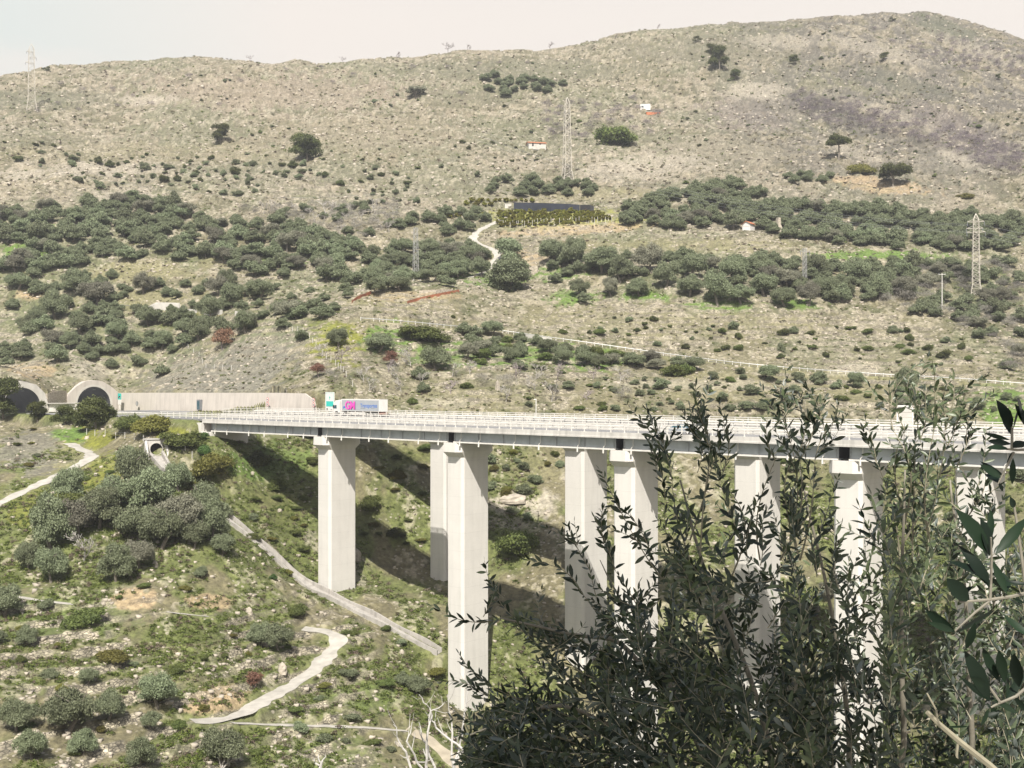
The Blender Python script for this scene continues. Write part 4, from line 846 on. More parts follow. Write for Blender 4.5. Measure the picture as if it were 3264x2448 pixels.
NAMES = {'bare_far': 'bare_tree', 'grey_far': 'bare_tree', 'olive': 'olive_tree', 'olive_grey': 'olive_tree', 'olive_far': 'olive_tree', 'bush': 'bush', 'broom': 'broom_bush', 'fresh': 'green_shrub', 'russet': 'russet_tree', 'olive_shrub': 'young_olive', 'darkshrub': 'dark_shrub', 'bare': 'bare_tree', 'greybare': 'bare_tree'}
CATS = {'bare_far': 'bare tree', 'grey_far': 'bare tree', 'olive': 'olive tree', 'olive_grey': 'olive tree', 'olive_far': 'olive tree', 'bush': 'bush', 'broom': 'bush', 'fresh': 'shrub', 'russet': 'tree', 'olive_shrub': 'olive tree', 'darkshrub': 'shrub', 'bare': 'bare tree', 'greybare': 'bare tree'}
PLACED = []
def put(kind, p, width, label, group=None, hs=1.0, sink=0.0):
    PLACED.append(dict(kind=kind, p=p, w=width, label=label, group=group, hs=hs, sink=sink))
def putg(kind, gx, gy, wpx, label, group=None, hs=1.0, **k):
    p = hg(gx, gy, **k)
    if p is None: return
    put(kind, p, wpx/G*p.y/F, label, group, hs)
def inpoly(x, y, poly):
    c = False; j = len(poly)-1
    for i in range(len(poly)):
        if ((poly[i][1] > y) != (poly[j][1] > y)) and x < (poly[j][0]-poly[i][0])*(y-poly[i][1])/(poly[j][1]-poly[i][1]+1e-9)+poly[i][0]: c = not c
        j = i
    return c
TAKEN = []
def scatter(kinds, poly, n, wm, label, group, sep=0.62, hs=1.0, sepv=0.5, **k):
    """kinds: list; wm: (min,max) metres; positions random in the picture region, kept apart"""
    xs = [p[0] for p in poly]; ys = [p[1] for p in poly]; done = 0; tries = 0
    while done < n and tries < n*40:
        tries += 1; gx = random.uniform(min(xs), max(xs)); gy = random.uniform(min(ys), max(ys))
        if not inpoly(gx, gy, poly): continue
        p = hg(gx, gy, **k)
        if p is None or abs(p.x/p.y) > 0.5: continue
        if sep > 0.75 and random.random() > 0.5+3.5*float(fbm(np.array([p.x]), np.array([p.y*0.7]), 45, 2, 91)[0]): continue
        wd = wm[0]+(wm[1]-wm[0])*random.random()**(1.7 if sep > 0.75 else 1.0); wp = wd*F/p.y*G
        if any(abs(gx-a) < (wp+c)*0.5*sep and abs(gy-b) < (wp+c)*0.5*sep*sepv for a, b, c in TAKEN): continue
        pp = (p.x-P0[0])*NV[0]+(p.y-P0[1])*NV[1]; ss = (p.x-P0[0])*DV[0]+(p.y-P0[1])*DV[1]
        if -6 < pp < NWALL+4 and (ss > -170 and p.z > -16): continue
        r_, c_ = np.searchsorted(YR, p.y), np.searchsorted(TX, p.x/p.y)
        if PATHM[min(r_, NR-1), min(c_, NC-1)] > 0.5: continue
        TAKEN.append((gx, gy, wp)); put(random.choice(kinds), p, wd, label, group, hs*random.uniform(0.85, 1.15)); done += 1
OF = ['olive_far']*5+['olive_grey']; ON = ['olive']*4+['olive_grey']
# distinct trees first
def pine_tree(gx, gy, wpx, hpx, label, umbrella=0.45, seed=1, trunkh=0.35, mat='pine', lob=14, ymin=90, name='pine_tree', cat='pine tree', n=4200, group=None, tilt=0.0, ymax=1600.0):
    p = hg(gx, gy, ymin=ymin, ymax=ymax); s = p.y/F/G; wd = wpx*s; ht = hpx*s; rs = np.random.default_rng(seed)
    e = empty(name, p); tag(e, label, cat, group)
    c = []; r = []
    for i in range(lob):
        a = 2.4*i+rs.random(); q = math.sqrt((i+0.4)/lob)*0.72; cone = trunkh < 0.2; z = ht*(trunkh+(1-trunkh)*(0.16+0.66*(1-0.55*q*q)*rs.random()**0.6))
        if cone: z = ht*(0.10+0.74*rs.random()**0.85); q *= 1.12*(1-0.55*(z/ht)**1.5)
        rr = min(wd/2, ht*(1-trunkh)*0.8)*(0.34+0.18*rs.random()); c.append((wd/2*q*math.cos(a)+tilt*z, wd/2*q*math.sin(a), z)); r.append((rr*1.1, rr*1.1, rr*0.85))
    V, F_, tn = leafcloud(c, r, int(n*1.7), max(0.2, wd*0.032), rs, elong=2.0); me = cloudmesh('crown', V, F_, tn); link('crown', me, M[mat], e)
    mb = MB(); r0 = wd*0.028+0.05; top = Vector((tilt*ht*0.6, 0, ht*(trunkh+0.3))); mb.tube([(0, 0, -1), (0.03*ht, 0, ht*trunkh*0.5), tuple(top)], [r0*1.3, r0, r0*0.5], 7)
    for i in range(0, lob, 2): mb.tube([tuple(top*0.72), tuple(Vector(c[i])*0.8+Vector((0, 0, 0.05*ht)))], [r0*0.45, r0*0.15], 5)
    mb.build('trunk', M['bark'], e); TAKEN.append((gx, gy-hpx*0.4, wpx)); return e
pine_tree(662, 346, 72, 62, 'largest round dark pine alone on the bare left hillside', 0.35, 1, 0.14, lob=18, ymin=300)
pine_tree(476, 310, 42, 46, 'small round pine left of the big pine on the bare hillside', 0.3, 2, 0.16, lob=12, ymin=300)
pine_tree(1811, 345, 56, 56, 'umbrella pine with bare straight trunk on the right hillside', 0.75, 3, 0.5, lob=12, ymin=300)
pine_tree(1928, 402, 80, 46, 'wide spreading tree with short trunk at the edge of the bare clearing', 0.6, 4, 0.3, lob=14, ymin=300, name='spreading_tree', cat='tree')
pine_tree(1553, 150, 44, 58, 'dark leaning pine high on the right slope, tallest of its cluster', 0.3, 5, 0.1, lob=12, ymin=300)
pine_tree(1537, 118, 28, 26, 'dark pine crown above left of the leaning pine', 0.3, 6, 0.1, lob=8, ymin=300, n=2000)
pine_tree(1588, 174, 28, 30, 'dark pine below right of the leaning pine', 0.3, 7, 0.1, lob=8, ymin=300, n=2000)
pine_tree(1715, 140, 28, 26, 'round dark tree right of the pine cluster near the summit slope', 0.3, 8, 0.1, lob=8, ymin=300, n=2000)
pine_tree(1910, 133, 22, 20, 'small dark round tree below the highest summit', 0.3, 9, 0.1, lob=7, ymin=300, n=1500)
pine_tree(1505, 92, 18, 16, 'tiny dark tree just under the skyline right of centre', 0.3, 10, 0.1, lob=6, ymin=300, n=1200)
pine_tree(1927, 47, 20, 9, 'small dark tree on the skyline left of the highest summit', 0.3, 11, 0.05, lob=6, ymin=300, n=1200)
pine_tree(99, 153, 22, 9, 'low dark tree on the skyline beside the leftmost pylon', 0.3, 12, 0.05, lob=6, ymin=300, n=1200)
pine_tree(2155, 173, 14, 14, 'lone tiny dark tree at the right edge of the summit slope', 0.3, 13, 0.1, lob=6, ymin=300, n=1000)
pine_tree(897, 212, 50, 26, 'purple-brown leafless spreading tree casting a shadow high in the centre', 0.6, 14, 0.25, mat='olive_grey', lob=12, ymin=300, name='spreading_tree', cat='tree', n=2500)
pine_tree(1102, 630, 96, 70, 'biggest olive tree below the bend of the grey track', 0.3, 15, 0.08, mat='olive', lob=16, ymin=300, name='olive_tree', cat='olive tree', n=6500)
pine_tree(1098, 568, 66, 50, 'broad olive tree beside the upper bend of the grey track', 0.3, 16, 0.12, mat='olive', lob=14, ymin=300, name='olive_tree', cat='olive tree', n=5000)
# by the tunnels
pine_tree(205, 925, 84, 66, 'pine in front of the right tunnel portal, hiding its lower half', 0.25, 21, 0.06, mat='pine', lob=18, n=7000, ymax=345)
pine_tree(4, 905, 76, 96, 'tall dark pine at the left edge covering the left portal', 0.2, 22, 0.05, lob=20, n=7000, ymax=345)
pine_tree(80, 912, 48, 46, 'conical young pine left of the pair in front of the stone wall', 0.2, 23, 0.03, lob=12, n=4500, ymax=345)
pine_tree(140, 918, 56, 42, 'wide yellowish pine between the two tunnel portals', 0.3, 24, 0.03, lob=12, n=4500, ymax=345)
for gx, gy, wp, kd, lb in [(275, 930, 66, 'bush', 'dark bush right of the pine, below the motorway kerb'), (330, 935, 84, 'broom', 'broad olive-brown bush below the motorway kerb'), (395, 962, 92, 'bush', 'big dark bush beside the left end of the viaduct'),
      (436, 950, 40, 'fresh', 'bright green shrub climbing the left end of the viaduct'), (452, 1028, 96, 'broom', 'large yellow-green broom bush below the viaduct abutment'), (440, 980, 44, 'fresh', 'fresh green shrub under the abutment corner'),
      (248, 1428, 66, 'broom', 'round yellow-brown bush on the lower left terraces'), (550, 1485, 46, 'russet', 'dark reddish shrub beside the ochre rock cut'), (185, 1350, 96, 'bush', 'wide deep green bush patch on the left slope'),
      (590, 1250, 22, 'fresh', 'small bright green shrub beside the concrete channel'), (130, 1110, 130, 'bush', 'dark brown-green thicket left of the big olive cluster'), (1125, 1196, 100, 'bush', 'dark rounded bush in the viaduct shadow between the piers'),
      (480, 755, 60, 'russet', 'pinkish brown shrub at the top of the grey rock spur'), (688, 815, 40, 'russet', 'small russet shrub above the retaining wall end'), (843, 790, 42, 'russet', 'russet round shrub above the lorry'), (1330, 312, 90, 'bush', 'dark green thicket beside the white water tank'),
      (700, 475, 60, 'greybare', 'grey dead tree above the left grove'), (1865, 376, 60, 'broom', 'yellow-green bush next to the spreading tree in the clearing'), (2085, 430, 34, 'broom', 'yellowish bush right of the clearing'), (180, 1215, 80, 'greybare', 'bare dead tree standing below the big olive cluster'),
      (910, 735, 100, 'bush', 'dark green thicket under the service road guardrail'), (1980, 1000, 60, 'bush', 'bush on the far slope seen below the deck on the right'), (720, 1010, 40, 'broom', 'yellowish shrub behind the first pier')]:
    p = hg(gx, gy, ymax=(345 if gy > 860 and gy < 1000 and gx < 500 else 1600))
    put(kd, p, wp/G*p.y/F, lb, None, 1.0); TAKEN.append((gx, gy-wp*0.25, wp*0.8))
for gx, gy, wp, kd, lb in [(545, 1165, 30, 'bush', 'bush growing over the break in the concrete channel'), (478, 1112, 50, 'olive_shrub', 'grey olive shrub hiding the top of the concrete channel'), (622, 1240, 20, 'broom', 'yellowish shrub on the edge of the channel'), (835, 1362, 30, 'bush', 'low bush overhanging the lower part of the channel'),
      (600, 1060, 70, 'bush', 'dark bush on the slope just inside the deck shadow'), (560, 1010, 60, 'darkshrub', 'darkest shrub under the abutment in the shade'), (800, 1100, 60, 'bush', 'thicket in the second shadow band right of the first pier'), (860, 1160, 46, 'darkshrub', 'small dark shrub in the shadow left of the second pier'), (640, 1330, 60, 'bush', 'wide low bush above the hairpin top'),
      (1065, 748, 36, 'olive', 'olive hiding part of the service road behind the lorry slope'), (1182, 762, 44, 'olive', 'round olive in front of the white parapet of the service road'), (1290, 770, 40, 'bush', 'green bush in front of the middle of the service road'), (1370, 785, 40, 'olive', 'olive in front of the service road right of the parapet'), (1500, 800, 44, 'olive', 'olive overlapping the guardrail midway down the service road'),
      (1600, 808, 30, 'olive_shrub', 'small olive below the guardrail'), (1660, 822, 50, 'olive', 'broad olive in front of the lower service road'), (1770, 828, 40, 'olive', 'olive beside the pale rock patch on the service road'), (1850, 835, 44, 'olive', 'olive near the low end of the service road'), (1960, 842, 60, 'olive', 'last large olive overlapping the service road at the right')]:
    p = hg(gx, gy); put(kd, p, wp/G*p.y/F, lb, None, 1.1); TAKEN.append((gx, gy-wp*0.25, wp*0.8))
# big individual olives, lower left and middle left (x, foot y, crown width)
LOWER = [(290,1070,95),(330,1110,100),(250,1100,90),(215,1140,100),(390,1150,110),(300,1165,90),(440,1130,90),(460,1165,80),(110,1190,105),(170,1160,90),(350,1185,90),(420,1185,60),(250,1255,80),(110,1258,80),(300,1230,60),(385,1060,60),(280,1020,60),(150,1090,80),(60,1230,60)]
for i, (x, y, wp) in enumerate(LOWER): putg(ON[i % 5], x, y, wp, 'silvery olive tree in the dense cluster left of the concrete channel', 'olives clustered below the culvert', 1.3)
UNI = [(600,1405,72,'olive tree beside the top of the hairpin path, left of the pair'),(560,1395,60,'olive tree left of the hairpin path, nearest the terraces'),(340,1528,90,'olive tree above the ochre rock cut'),(325,1575,48,'small round olive below the ochre rock cut'),(150,1580,110,'broad olive in the middle of the lower left corner trees'),
       (235,1555,75,'olive right of the broad one on the lower terraces'),(35,1580,85,'olive cut by the left edge above the lowest terrace wall'),(68,1640,80,'round olive near the bottom left corner'),(190,1478,44,'small olive on the terraces under the round broom bush'),(100,1315,34,'small olive beside the narrow left footpath'),
       (60,1395,50,'olive at the left end of the terraces'),(10,1330,80,'olive at the left frame edge above the terraces'),(435,1245,34,'small olive below the channel start'),(480,1200,60,'grey olive left of the concrete channel'),(900,1500,50,'olive left of the second pier foot'),(870,1480,40,'grey shrub olive near the second pier foot'),
       (300,1655,70,'olive crown at the bottom edge, left of the dead branches'),(480,1655,100,'grey-green olive at the bottom edge below the path fork'),(180,1630,60,'brownish olive bush near the bottom edge terraces')]
for x, y, wp, lb in UNI: putg('olive', x, y, wp, lb, None, 1.25)
MIDL = [(730,748,42),(820,760,60),(940,800,66),(905,820,40),(650,735,36),(40,625,52),(165,635,60),(320,705,52),(175,722,50),(310,635,50),(380,645,30),(430,635,34),(500,665,60),(560,650,60),(210,660,70),(80,700,50),(120,690,60),(50,760,40),(455,690,60),(470,640,50),(400,725,48),(350,755,44),(60,715,46),(250,690,36),(620,690,56),(530,720,60),(430,735,50),(250,735,44),(150,755,46),(300,790,36),(240,795,30),(350,812,36),(490,620,50)]
for i, (x, y, wp) in enumerate(MIDL): putg(ON[i % 5], x, y, wp, 'rounded olive tree on the mid left slope above the tunnels', 'olives on the slope above the tunnels', 1.2)
RM = [(1490,640,62),(1550,660,72),(1600,655,56),(1695,664,58),(1748,660,52),(1440,620,60),(1380,640,52),(1250,640,48),(1260,655,36),(1320,640,44),(1340,610,60),(1200,612,34),(1650,640,60),(1500,600,60),(1400,590,66),(1300,590,80),(1240,580,70),(1580,610,60),(1640,600,60),(1700,620,56),(1760,600,60),(1810,640,50),(1850,610,60),(1900,650,60),(1950,640,60),(1780,640,50),(1190,570,60)]
for i, (x, y, wp) in enumerate(RM): putg(ON[i % 5], x, y, wp, 'grey-green olive in the terraced right-hand grove below the grassy strip', 'olives of the right middle grove', 1.2)
# groves
scatter(OF, [(0,470),(90,455),(270,430),(380,445),(460,475),(640,490),(780,540),(790,620),(640,600),(560,600),(450,570),(300,560),(200,585),(0,610)], 200, (6, 9.5), 'olive tree in the dense dark band of the upper left grove', 'olives of the upper left grove', 0.33, sepv=0.38, ymin=300)
scatter(OF, [(0,610),(200,590),(330,610),(500,620),(780,620),(760,680),(600,720),(400,760),(0,800)], 90, (4, 7.5), 'scattered olive tree between the upper left grove and the tunnels', 'scattered olives left of centre', 0.6, ymin=300)
scatter(ON, [(790,560),(860,540),(1000,530),(1050,550),(1040,600),(960,620),(780,640)], 60, (6, 9), 'olive tree in the central grove around the small steel mast', 'olives of the central grove', 0.34, ymin=300)
scatter(OF, [(1330,470),(1400,430),(1560,400),(1640,420),(1760,450),(2212,480),(2212,545),(1900,540),(1700,515),(1500,500),(1340,490)], 220, (6, 9), 'blue-green olive in the dense upper right grove behind the hut', 'olives of the upper right grove', 0.3, sepv=0.38, ymin=300)
scatter(OF, [(1180,560),(1500,560),(1700,560),(1900,590),(2000,600),(1960,650),(1800,660),(1500,600),(1200,600)], 80, (5, 8), 'olive tree filling gaps of the right-hand grove below the grassy strip', 'olives of the right middle grove gaps', 0.36, ymin=300)
scatter(['olive_grey', 'olive_grey', 'olive_far', 'grey_far', 'grey_far'], [(1850,570),(2212,570),(2212,850),(2150,760),(2050,700),(1900,660)], 90, (5, 8), 'greyish tree in the brushwood around the right steel pylon', 'grey brushwood trees at the right', 0.5, ymin=300)
scatter(['olive', 'olive_grey', 'bush', 'olive'], [(1000,715),(1200,745),(1400,775),(1500,800),(1480,815),(1300,800),(1100,800),(990,790)], 34, (4.5, 7), 'olive or shrub on the green bank just under the service road', 'trees under the service road', 0.6, ymin=290)
scatter(['bare', 'greybare', 'grey_far'], [(690,770),(1350,800),(1350,870),(1000,870),(850,850),(690,840)], 26, (5, 7), 'leafless grey tree on the rocky slope above the deck', 'bare trees above the deck', 0.9, ymin=290)
scatter(['olive_shrub', 'bush', 'olive_shrub', 'olive_grey'], [(1300,790),(1500,800),(1800,820),(2212,860),(2212,890),(1350,890),(850,880),(850,850)], 80, (2.0, 5.4), 'small rounded shrub on the terraces right of the lorry, behind the deck', 'terrace shrubs behind the deck', 0.9, ymin=290)
scatter(['olive_shrub', 'darkshrub', 'bush'], [(900,650),(1400,690),(2100,720),(2212,800),(1900,790),(1500,760),(1200,720),(960,690)], 66, (1.6, 4.6), 'small shrub on the dry terraces above the service road', 'shrubs above the service road', 0.8, ymin=300)
scatter(['olive_shrub', 'olive_shrub', 'darkshrub'], [(40,330),(300,330),(600,350),(900,370),(900,440),(640,450),(450,420),(280,400),(40,430)], 110, (2.4, 6), 'small round shrub dotted on the dry slope below the big pine', 'shrubs dotted below the big pine', 0.9, ymin=300)
scatter(['olive_far'], [(860,470),(1050,460),(1050,490),(980,510),(860,500)], 14, (6, 8), 'olive tree left of the yellow-green orchard', 'olives left of the orchard', 0.5, ymin=300)
scatter(['olive_far'], [(1040,395),(1290,395),(1310,425),(1060,425)], 20, (5, 8), 'olive tree above the black net near the tall pylon foot', 'olives at the tall pylon foot', 0.6, ymin=300)
scatter(['olive_far'], [(1030,168),(1170,165),(1240,195),(1100,215),(1050,195)], 20, (6, 8.5), 'dark green olive in the small high grove in the centre', 'olives of the small high grove', 0.5, ymin=300)
scatter(['olive_far'], [(1700,378),(1800,380),(1800,398),(1700,396)], 7, (5, 7), 'olive tree left of the bare clearing', 'olives by the clearing', 0.6, ymin=300)
scatter(['bare_far'], [(1180,230),(1420,220),(1420,300),(1180,310)], 30, (6, 9), 'leafless purple-grey tree around the orange-roofed house', 'bare trees around the hillside house', 0.7, ymin=300)
scatter(['bare_far'], [(1700,200),(1850,230),(2200,330),(2200,390),(1950,300),(1750,270)], 90, (6, 9), 'leafless purple tree in the gully of the right slope', 'bare trees in the right gully', 0.5, ymin=300)
scatter(['bare_far'], [(1850,60),(1990,60),(2212,130),(2212,200),(2000,130)], 40, (5, 9), 'leafless purple tree below the summit ridge', 'bare trees below the summit', 0.8, ymin=300)
scatter(['bare_far'], [(0,180),(450,160),(1300,120),(1300,190),(500,250),(0,260)], 22, (4, 6), 'isolated leafless tree on the upper stony slope', 'bare trees on the upper slope', 2.5, ymin=300)
scatter(['grey_far', 'olive_grey', 'grey_far', 'greybare'], [(520,455),(860,440),(860,500),(780,520),(560,470)], 70, (4.5, 7), 'grey leafless tree along the top of the upper left grove', 'grey dead trees above the left grove', 0.55, ymin=300)
scatter(['olive_shrub', 'bush', 'broom', 'bush'], [(0,960),(120,900),(300,960),(430,1000),(500,1060),(560,1100),(500,1110),(0,1000)], 14, (1.6, 3), 'low bush on the knoll between footpath and motorway', 'knoll bushes', 1.2, 0.6)
scatter(['bush', 'broom', 'bush', 'olive_shrub'], [(490,1060),(660,1080),(660,1250),(560,1150)], 11, (2, 4), 'low bush on the slope between channel and first pier', 'bushes beside the first pier', 1.1, 0.7)
scatter(['bush', 'darkshrub', 'bush', 'broom'], [(480,980),(660,1010),(920,960),(920,1240),(780,1200),(760,1000)], 14, (2.2, 5.0), 'bush on the shaded slope under the decks', 'bushes under the decks', 1.2, 0.7)
scatter(['olive_shrub', 'bush', 'olive_shrub', 'broom'], [(1055,980),(1220,980),(1220,1300),(1060,1300)], 16, (2.2, 4.0), 'bush on the rocky slope between second and third pier', 'bushes between the middle piers', 1.1)
scatter(['bush', 'broom', 'olive_shrub'], [(560,1290),(950,1420),(950,1659),(480,1640),(640,1500),(740,1390)], 18, (1.8, 4.2), 'low bush on the mossy slope right of the hairpin path', 'bushes right of the hairpin path', 1.0, 0.6)
scatter(['bush', 'broom', 'olive_shrub', 'bush'], [(0,1250),(480,1250),(560,1420),(420,1640),(0,1640)], 22, (1.4, 3.2), 'low bush between the drystone terraces, lower left', 'bushes on the lower left terraces', 1.4)
scatter(['olive_shrub', 'bush', 'olive_grey'], [(1420,980),(2212,1030),(2212,1600),(1420,1600)], 60, (2.5, 5.5), 'bush on the far slope seen between the right-hand piers', 'bushes between the right-hand piers', 0.9)
scatter(['darkshrub', 'olive_shrub', 'bush'], [(0,250),(450,160),(1300,130),(1450,70),(2000,50),(2212,100),(2212,420),(1500,400),(1000,380),(0,330)], 190, (1.2, 3.8), 'tiny dark shrub dotted on the high stony slope', 'tiny shrubs on the high slope', 1.0, ymin=300)
# skyline trees
for gx, gy, wp in [(857,126,18),(968,110,24),(1188,97,16),(2008,44,18),(1010,108,14),(540,118,14),(740,122,14),(1330,84,12),(1420,62,14)]:
    yy = gy
    p = None
    while p is None and yy < gy+40: p = hg(gx, yy, ymin=300); yy += 1
    put('bare', p, wp/G*p.y/F*1.3, 'small leafless tree standing out against the sky on the ridge', 'bare trees on the skyline')
# realise: the 300 largest olives and everything else as individuals, the remaining far olives as one mass
def scale_of(d): return d['w']*F/d['p'].y
ol = sorted([d for d in PLACED if NAMES[d['kind']] == 'olive_tree'], key=scale_of, reverse=True)
rest = ol[299:]; restid = set(id(d) for d in rest)
# copies of the same kind
def place(d):
    me, tm_, w0, h0 = random.choice(PROTO[d['kind']]); s = d['w']/w0; k = (s*random.uniform(0.9, 1.1), s*random.uniform(0.9, 1.1), s*d['hs']); rz = random.uniform(0, 6.28)
    if d['kind'] in ('bush', 'broom', 'olive_shrub', 'darkshrub', 'fresh'): k = (s*random.uniform(0.75, 1.3), s*random.uniform(0.75, 1.3), s*d['hs']*random.uniform(0.7, 1.15))
    elif NAMES[d['kind']] == 'olive_tree' and d['group']: k = (s*random.uniform(0.85, 1.2), s*random.uniform(0.85, 1.2), s*d['hs']*random.uniform(0.85, 1.3))
    if tm_ is not None and scale_of(d) > 9:
        e = empty(NAMES[d['kind']], d['p'], rz); e.scale = k; link('crown', me, None, e); link('trunk', tm_, None, e)
    else:
        e = link(NAMES[d['kind']], me); e.location = d['p']; e.rotation_euler = (0, 0, rz); e.scale = k
    tag(e, d['label'], CATS[d['kind']], d['group'])
for d in PLACED:
    if id(d) not in restid: place(d)
def merge(name, items, kind='stuff', label=None, cat=None):
    """items: (mesh, location, rz, (sx,sy,sz)) -> one mesh per material"""
    cache = {}; Vs = []; Fs = []; Ts = []; off = 0; mats = []; MI = []
    for me, p, rz, k in items:
        if me.name not in cache:
            v = np.empty(len(me.vertices)*3, np.float32); me.vertices.foreach_get('co', v); f = np.empty(len(me.loops), np.int32); me.loops.foreach_get('vertex_index', f)
            a = np.zeros(len(me.vertices), np.float32)
            if 'tone' in me.attributes: me.attributes['tone'].data.foreach_get('value', a)
            cache[me.name] = (v.reshape(-1, 3), f.reshape(-1, 4), a, me.materials[0])
        v, f, a, mt = cache[me.name]; c, s = math.cos(rz), math.sin(rz); q = v*np.array(k, np.float32)
        q = np.stack([q[:,0]*c-q[:,1]*s+p[0], q[:,0]*s+q[:,1]*c+p[1], q[:,2]+p[2]], 1)
        if mt not in mats: mats.append(mt)
        Vs.append(q); Fs.append(f+off); Ts.append(a); MI.append(np.full(len(f), mats.index(mt), np.int32)); off += len(v)
    me = npmesh(name, np.concatenate(Vs), np.concatenate(Fs)); vfloat(me, np.concatenate(Ts), 'tone')
    for mt in mats: me.materials.append(mt)
    me.polygons.foreach_set('material_index', np.concatenate(MI)); o = link(name, me); tag(o, label, cat, None, kind); return o
if rest:
    merge('far_olive_grove', [(random.choice(PROTO['olive_far'])[0], d['p'], random.uniform(0, 6.28), (d['w']/6.0,)*3) for d in rest], 'stuff', 'mass of the farthest small olives between the larger ones', 'grove')
print('PLACED', len(PLACED), 'olives', len(ol))
# ---------------------------------------------------------------- ground cover: scrub tufts and loose stones, each as one mass
def tuft(seed, n, size, w, h):
    rs = np.random.default_rng(seed); c, r = lobes(rs, 4, w, h, -0.15*h, 0.7, (0.35, 0.5), 0.8); V, F_, tn = leafcloud(c, r, n, size, rs); return V, F_, tn
def ground_pts(n, ylo, yhi, f=None):
    """random places spread evenly over what shows of the ground"""
    out = []
    rr = rng.integers(0, NR-1, n*3); cc_ = rng.integers(40, NC-40, n*3)
    ok = (YR[rr] > ylo) & (YR[rr] < yhi); rr = rr[ok]; cc_ = cc_[ok]
    sl = (Z[rr+1, cc_]/YR[rr+1]-Z[rr, cc_]/YR[rr])/(np.log(YR[rr+1])-np.log(YR[rr])+1e-9)
    ok = rng.random(len(rr)) < np.clip(sl*3.0, 0.02, 1); rr = rr[ok]; cc_ = cc_[ok]
    ok = (PATHM[rr, cc_] < 0.62) & (road_w[rr, cc_] < 0.1) & (und_clear[rr, cc_] < 0.5); rr = rr[ok][:n]; cc_ = cc_[ok][:n]
    return rr, cc_
und_clear = ((NC_ > -1.5) & (NC_ < NWALL+1.5) & (Z > -12) & (SC > -175)).astype(float)
def cover(name, label, n, ylo, yhi, protos, mats, sz, thr=None, cat='scrub', dens=None):
    rr, cc_ = ground_pts(n, ylo, yhi)
    if dens is not None: k = rng.random(len(rr)) < dens[rr, cc_]; rr = rr[k]; cc_ = cc_[k]
    Vs = []; Fs = []; Ts = []; MI = []; off = 0
    which = rng.integers(0, len(protos), len(rr)); mi = rng.choice(len(mats), len(rr), p=[m[1] for m in mats])
    cl = a2[rr, cc_]
    for i in range(len(rr)):
        V_, F_, tn = protos[which[i]]; s = sz[0]+(sz[1]-sz[0])*rng.random()**2; s *= np.clip(YR[rr[i]]/420, 0.6, 1.5); rz = rng.random()*6.28; c, sn = math.cos(rz), math.sin(rz)
        q = V_*s; q = np.stack([q[:,0]*c-q[:,1]*sn+X[rr[i],cc_[i]], q[:,0]*sn+q[:,1]*c+Y[rr[i],cc_[i]], q[:,2]+Z[rr[i],cc_[i]]], 1)
        Vs.append(q); Fs.append(F_+off); Ts.append(tn*0.45+0.55*np.clip(0.5+2.5*a2[rr[i],cc_[i]]+0.3*rng.normal(), 0, 1)); MI.append(np.full(len(F_), mi[i], np.int32)); off += len(V_)
    me = npmesh(name, np.concatenate(Vs), np.concatenate(Fs)); vfloat(me, np.concatenate(Ts), 'tone')
    for m in mats: me.materials.append(m[0])
    me.polygons.foreach_set('material_index', np.concatenate(MI)); tag(link(name, me), label, cat, None, 'stuff')
M['dryscrub'] = mat_leaf('dry_scrub', (0.10, 0.09, 0.055), (0.24, 0.21, 0.125)); M['browns'] = mat_leaf('brown_scrub', (0.085, 0.065, 0.05), (0.20, 0.155, 0.12)); M['moss'] = mat_leaf('moss_scrub', (0.065, 0.085, 0.020), (0.17, 0.205, 0.05))
TF = [tuft(500+i, 22, 0.30, 1.5, 0.75) for i in range(8)]; TN = [tuft(520+i, 34, 0.19, 1.5, 0.62) for i in range(8)]
cover('scrub', 'low dry scrub and tussocks covering the high stony slopes', 26000, 430, 1000, TF, [(M['dryscrub'], 0.45), (M['browns'], 0.3), (M['maquis'], 0.25)], (0.25, 1.15))
cover('scrub', 'low scrub and grass tufts between the trees of the middle slopes', 24000, 285, 430, TF, [(M['dryscrub'], 0.35), (M['moss'], 0.37), (M['browns'], 0.1), (M['maquis'], 0.18)], (0.3, 1.2), dens=np.clip(0.7+2.5*a2, 0.08, 1))
cover('undergrowth', 'mossy green and brown undergrowth on the valley slope under the viaducts', 72000, 120, 285, TN, [(M['moss'], 0.6), (M['browns'], 0.13), (M['maquis'], 0.15), (M['dryscrub'], 0.12)], (0.35, 1.9), dens=np.clip(1.0-RIS*0.9, 0.05, 1)*np.clip(0.6+5.0*a2+1.5*a1, 0.03, 1))
def stone_proto(seed):
    rs = np.random.default_rng(seed); v = np.array([(x, y, z) for x in (-1, 1) for y in (-1, 1) for z in (-1, 1)], float)*np.array([0.5, 0.4, 0.32]); v += rs.normal(size=v.shape)*0.11
    f = np.array([(0,1,3,2),(4,6,7,5),(0,4,5,1),(2,3,7,6),(0,2,6,4),(1,5,7,3)]); return v, f, np.repeat(rs.random(), 8)
M['rock'] = mat_plain('loose_rock', (0.36, 0.32, 0.26), 0.9, 0, 0.25, 0.8)
SP = [stone_proto(600+i) for i in range(8)]
cover('rocks', 'pale loose rocks strewn over the hillsides', 17000, 285, 900, SP, [(M['rock'], 1.0)], (0.25, 1.25), cat='rocks', dens=np.clip(rockm+0.3, 0, 1))
cover('rocks', 'pale stones on the terraces and valley slope', 8000, 120, 285, SP, [(M['rock'], 1.0)], (0.3, 1.5), cat='rocks', dens=np.clip(rockm*0.8+RIS+0.15, 0, 1))
